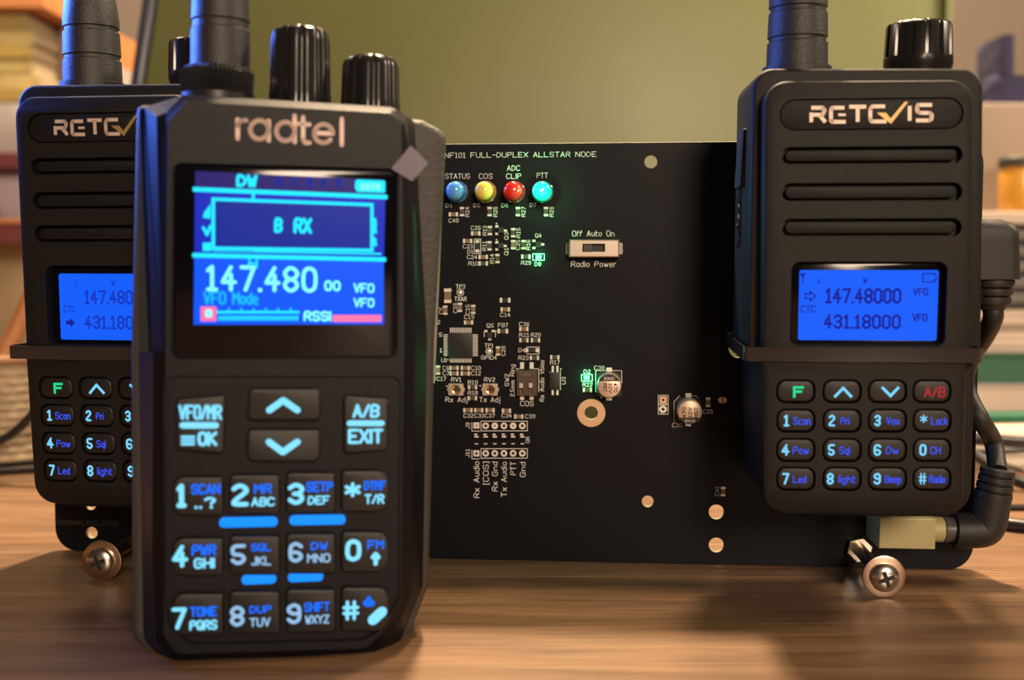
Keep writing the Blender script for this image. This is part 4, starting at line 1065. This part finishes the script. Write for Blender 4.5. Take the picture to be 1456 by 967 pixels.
# ------------------------------------------------------------------ right background: books, papers, jar, cloths
RY = 600.0
def rx(px, y=RY): return at_y(px, 300, y).x
def rz(py, y=RY): return at_y(0, py, y).z
X0, X1 = rx(1372), rx(1372) + 190
stack = [('book', 596, 546, (.30, .28, .31), 4, 'thick pale grey book at the bottom of the stack behind the right radio', 'book'),
         ('book', 545.5, 502, (.015, .075, .05), 9, 'dark green book in the stack behind the right radio', 'book'),
         ('paper_stack', 501.5, 440, (.46, .38, .33), 2, 'pile of off-white papers on the dark green book', 'papers'),
         ('electronics_case', 439.5, 319, (.035, .033, .036), 6, 'black slotted equipment case on the pile of off-white papers', 'case'),
         ('tray', 318.5, 301, (.42, .34, .29), -6, 'flat pale tray on top of the black slotted equipment case', 'tray')]
zprev = 0.0
for nm, yb, yt, col, dx, lab, cat in stack:
    z0 = zprev; z1 = rz(yt); zprev = z1 + .05
    if nm == 'book' and yb == 596: z0 = 0.02
    t = thing(nm, lab, cat, loc=(0, RY, z0))
    m_ = mat('stack_%s_%d' % (nm, yt), col, .5, var=.12, vscale=20)
    h = z1 - z0
    if nm == 'book':
        q = MB(); q.box(X0 + dx, X1 + dx, 0, 1.2, -130, 0, .2); q.box(X0 + dx, X1 + dx, h - 1.2, h, -130, 0, .2); q.box(X0 + dx, X0 + dx + 1.5, 1.2, h - 1.2, -130, 0); q.build('cover', m_, t, smooth=0)
        q = MB(); q.box(X0 + dx + 1.5, X1 + dx - 2, 1.2, h - 1.2, -127, -1.5); q.build('pages', mat('stack_pages_%d' % yt, (.42, .36, .31) if yt != 502 else (.02, .085, .055), .8), t, smooth=0)
    elif nm == 'paper_stack':
        for k in range(6):
            q = MB(); e = random.uniform(-4, 4); q.box(X0 + dx + e, X1 + e, h * k / 6, h * (k + .9) / 6, -120, -2 + random.uniform(-5, 2), .1); q.build('paper_bundle', m_, t, smooth=0)
    elif nm == 'electronics_case':
        q = MB(); q.box(X0 + dx, X1 + dx, 0, h, -140, -3, 1); q.build('body', m_, t, smooth=0)
        for k in range(5):
            q = MB(); z_ = h * (.08 + k * .185); q.box(X0 + dx, X1 + dx, z_, z_ + h * .1, -3, 0, .5); q.build('front_rib', mat('grey_rib', (.10, .095, .09), .4), t, smooth=0)
    else:
        q = MB(); q.box(X0 + dx, X1 + dx, 0, h, -150, 2, 1); q.build('tray_board', m_, t, smooth=0)
ztop = zprev
q = MB(); q.prism([(rx(1380, 500), .1), (rx(1380, 500) + 260, .1), (rx(1380, 500) + 260, 1.2), (rx(1380, 500), 1.2)], -180, 12)
o = q.build('paper_stack', mat('desk_paper', (.46, .38, .32), .7)); place(o, loc=(0, 415, 0)); tag(o, 'off-white paper lying flat on the desk under the cables at the right', 'paper')
q = MB(); bx0 = rx(1392, 640); q.prism(rpoly(rect(bx0, bx0 + 150, 0, rz(146, 640) - ztop), 2, 3), -70, 0, 1.5)
o = q.build('storage_box', mat('beige_plastic_box', (.28, .215, .165), .6)); place(o, loc=(0, 640, ztop)); tag(o, 'beige box behind the amber jar, under the blue cloths', 'box')
zbox = rz(146, 640) + .05
jx = rx(1440, 612) + 4
jar = thing('jar', 'amber jar with a dark lid on the pale tray in front of the beige box', 'jar', loc=(jx, 612, ztop))
jr_ = rx(1440, 612) - rx(1421, 612) + 4; jh = rz(238, 612) - ztop
MB().lathe([(jr_ * .95, 0), (jr_, 1.5), (jr_, jh - 3), (jr_ * .93, jh)], 0, 0, 36).build('jar_body', mat('amber_glass', (.55, .27, .04), .25), jar)
MB().lathe([(jr_ * 1.03, jh), (jr_ * 1.05, jh + .5), (jr_ * 1.05, jh + 4.5), (jr_, jh + 5.2)], 0, 0, 36).build('lid', mat('dark_lid', (.05, .05, .045), .5), jar)
NAVY = mat('indigo_cloth', (.026, .024, .075), .9, var=.35, vscale=35)
def cloth(name, px0, px1, y0, y1, lab, zb, wob):
    x0, x1 = rx(px0, 650), rx(px1, 650); h = rz(y0, 650) - zb
    q = MB(); n = 20; loops = []
    for k in range(7):
        t_ = k / 6; lp = []
        for j in range(n):
            a_ = 2 * math.pi * j / n; e = .5
            cx_ = (x0 + x1) / 2; w_ = (x1 - x0) / 2 * (1 - .12 * t_ ** 3 + .05 * math.sin(a_ * 3 + k * 1.7 + wob))
            ca, sa = math.cos(a_), math.sin(a_)
            lp.append((cx_ + w_ * math.copysign(abs(ca) ** .6, ca), h * t_ * (1 - .03 * math.sin(a_ * 2 + wob)), 18 * math.copysign(abs(sa) ** .6, sa)))
        loops.append(lp)
    q.loft(loops); o = q.build(name, NAVY, smooth=80); place(o, loc=(0, 668, zb)); tag(o, lab, 'cloth', 'blue cloths on the beige box')
    return zb + h * 1.04
zc = cloth('folded_cloth', 1404, 1475, 106, 147, 'indigo folded cloth lying on the beige box, lower and wider of two', zbox, 0)
cloth('folded_cloth', 1413, 1442, 50, 105, 'indigo rolled cloth on top of the wider folded cloth', zc, 2)

# ------------------------------------------------------------------ loose cables on the desk
def cable(name, pts, r, m, lab, cat='cable', group='loose cables on the desk'):
    P = []
    for px, py, dep in pts:
        p = at_y(px, py, dep); P.append(Vector((p.x, max(p.z, r + .05), -p.y)))
    q = MB(); q.tube(spline(P, 8), r, 12); o = q.build(name, m); tag(o, lab, cat, group)
CB = mat('black_cable_jacket', (.012, .011, .011), .35)
cable('cable', [(1356, 596, 470), (1400, 594, 470), (1456, 593, 472), (1520, 592, 474)], 2.7, mat('green_cable_jacket', (.02, .17, .085), .45), 'bright green cable running right behind the right radio')
cable('cable', [(1362, 622, 445), (1400, 625, 445), (1456, 629, 446), (1530, 634, 448)], 2.6, CB, 'thick black cable just below the green one')
cable('cable', [(1340, 637, 430), (1395, 642, 430), (1456, 640, 432), (1530, 628, 436)], 1.0, CB, 'thin black cable between the two thicker black ones at the right')
cable('cable', [(1340, 620, 414), (1395, 652, 412), (1430, 676, 408), (1470, 700, 402), (1540, 735, 395)], 2.2, CB, 'black cable sloping down to the right beside the lower plug')
cable('cable', [(1380, 727, 372), (1425, 729, 372), (1460, 730, 372), (1540, 733, 372)], 1.1, CB, 'thin black cable lying level beside the lower plug')
cable('cable', [(1375, 742, 352), (1415, 757, 346), (1456, 772, 341), (1540, 800, 334)], 2.0, CB, 'lowest black cable leaving the frame at the lower right')
cable('cable', [(-60, 640, 425), (0, 626, 425), (30, 606, 425), (60, 572, 425), (100, 520, 428)], 1.7, CB, 'black cable curving up behind the left radio')
cable('cable', [(-60, 664, 424), (0, 662, 424), (60, 657, 424), (130, 653, 424)], 1.1, CB, 'thin black cable lying behind the left radio, upper of a pair')
cable('cable', [(-60, 672, 415), (0, 671, 415), (60, 668, 415), (130, 665, 415)], 1.4, CB, 'thicker black cable lying behind the left radio, lower of a pair')
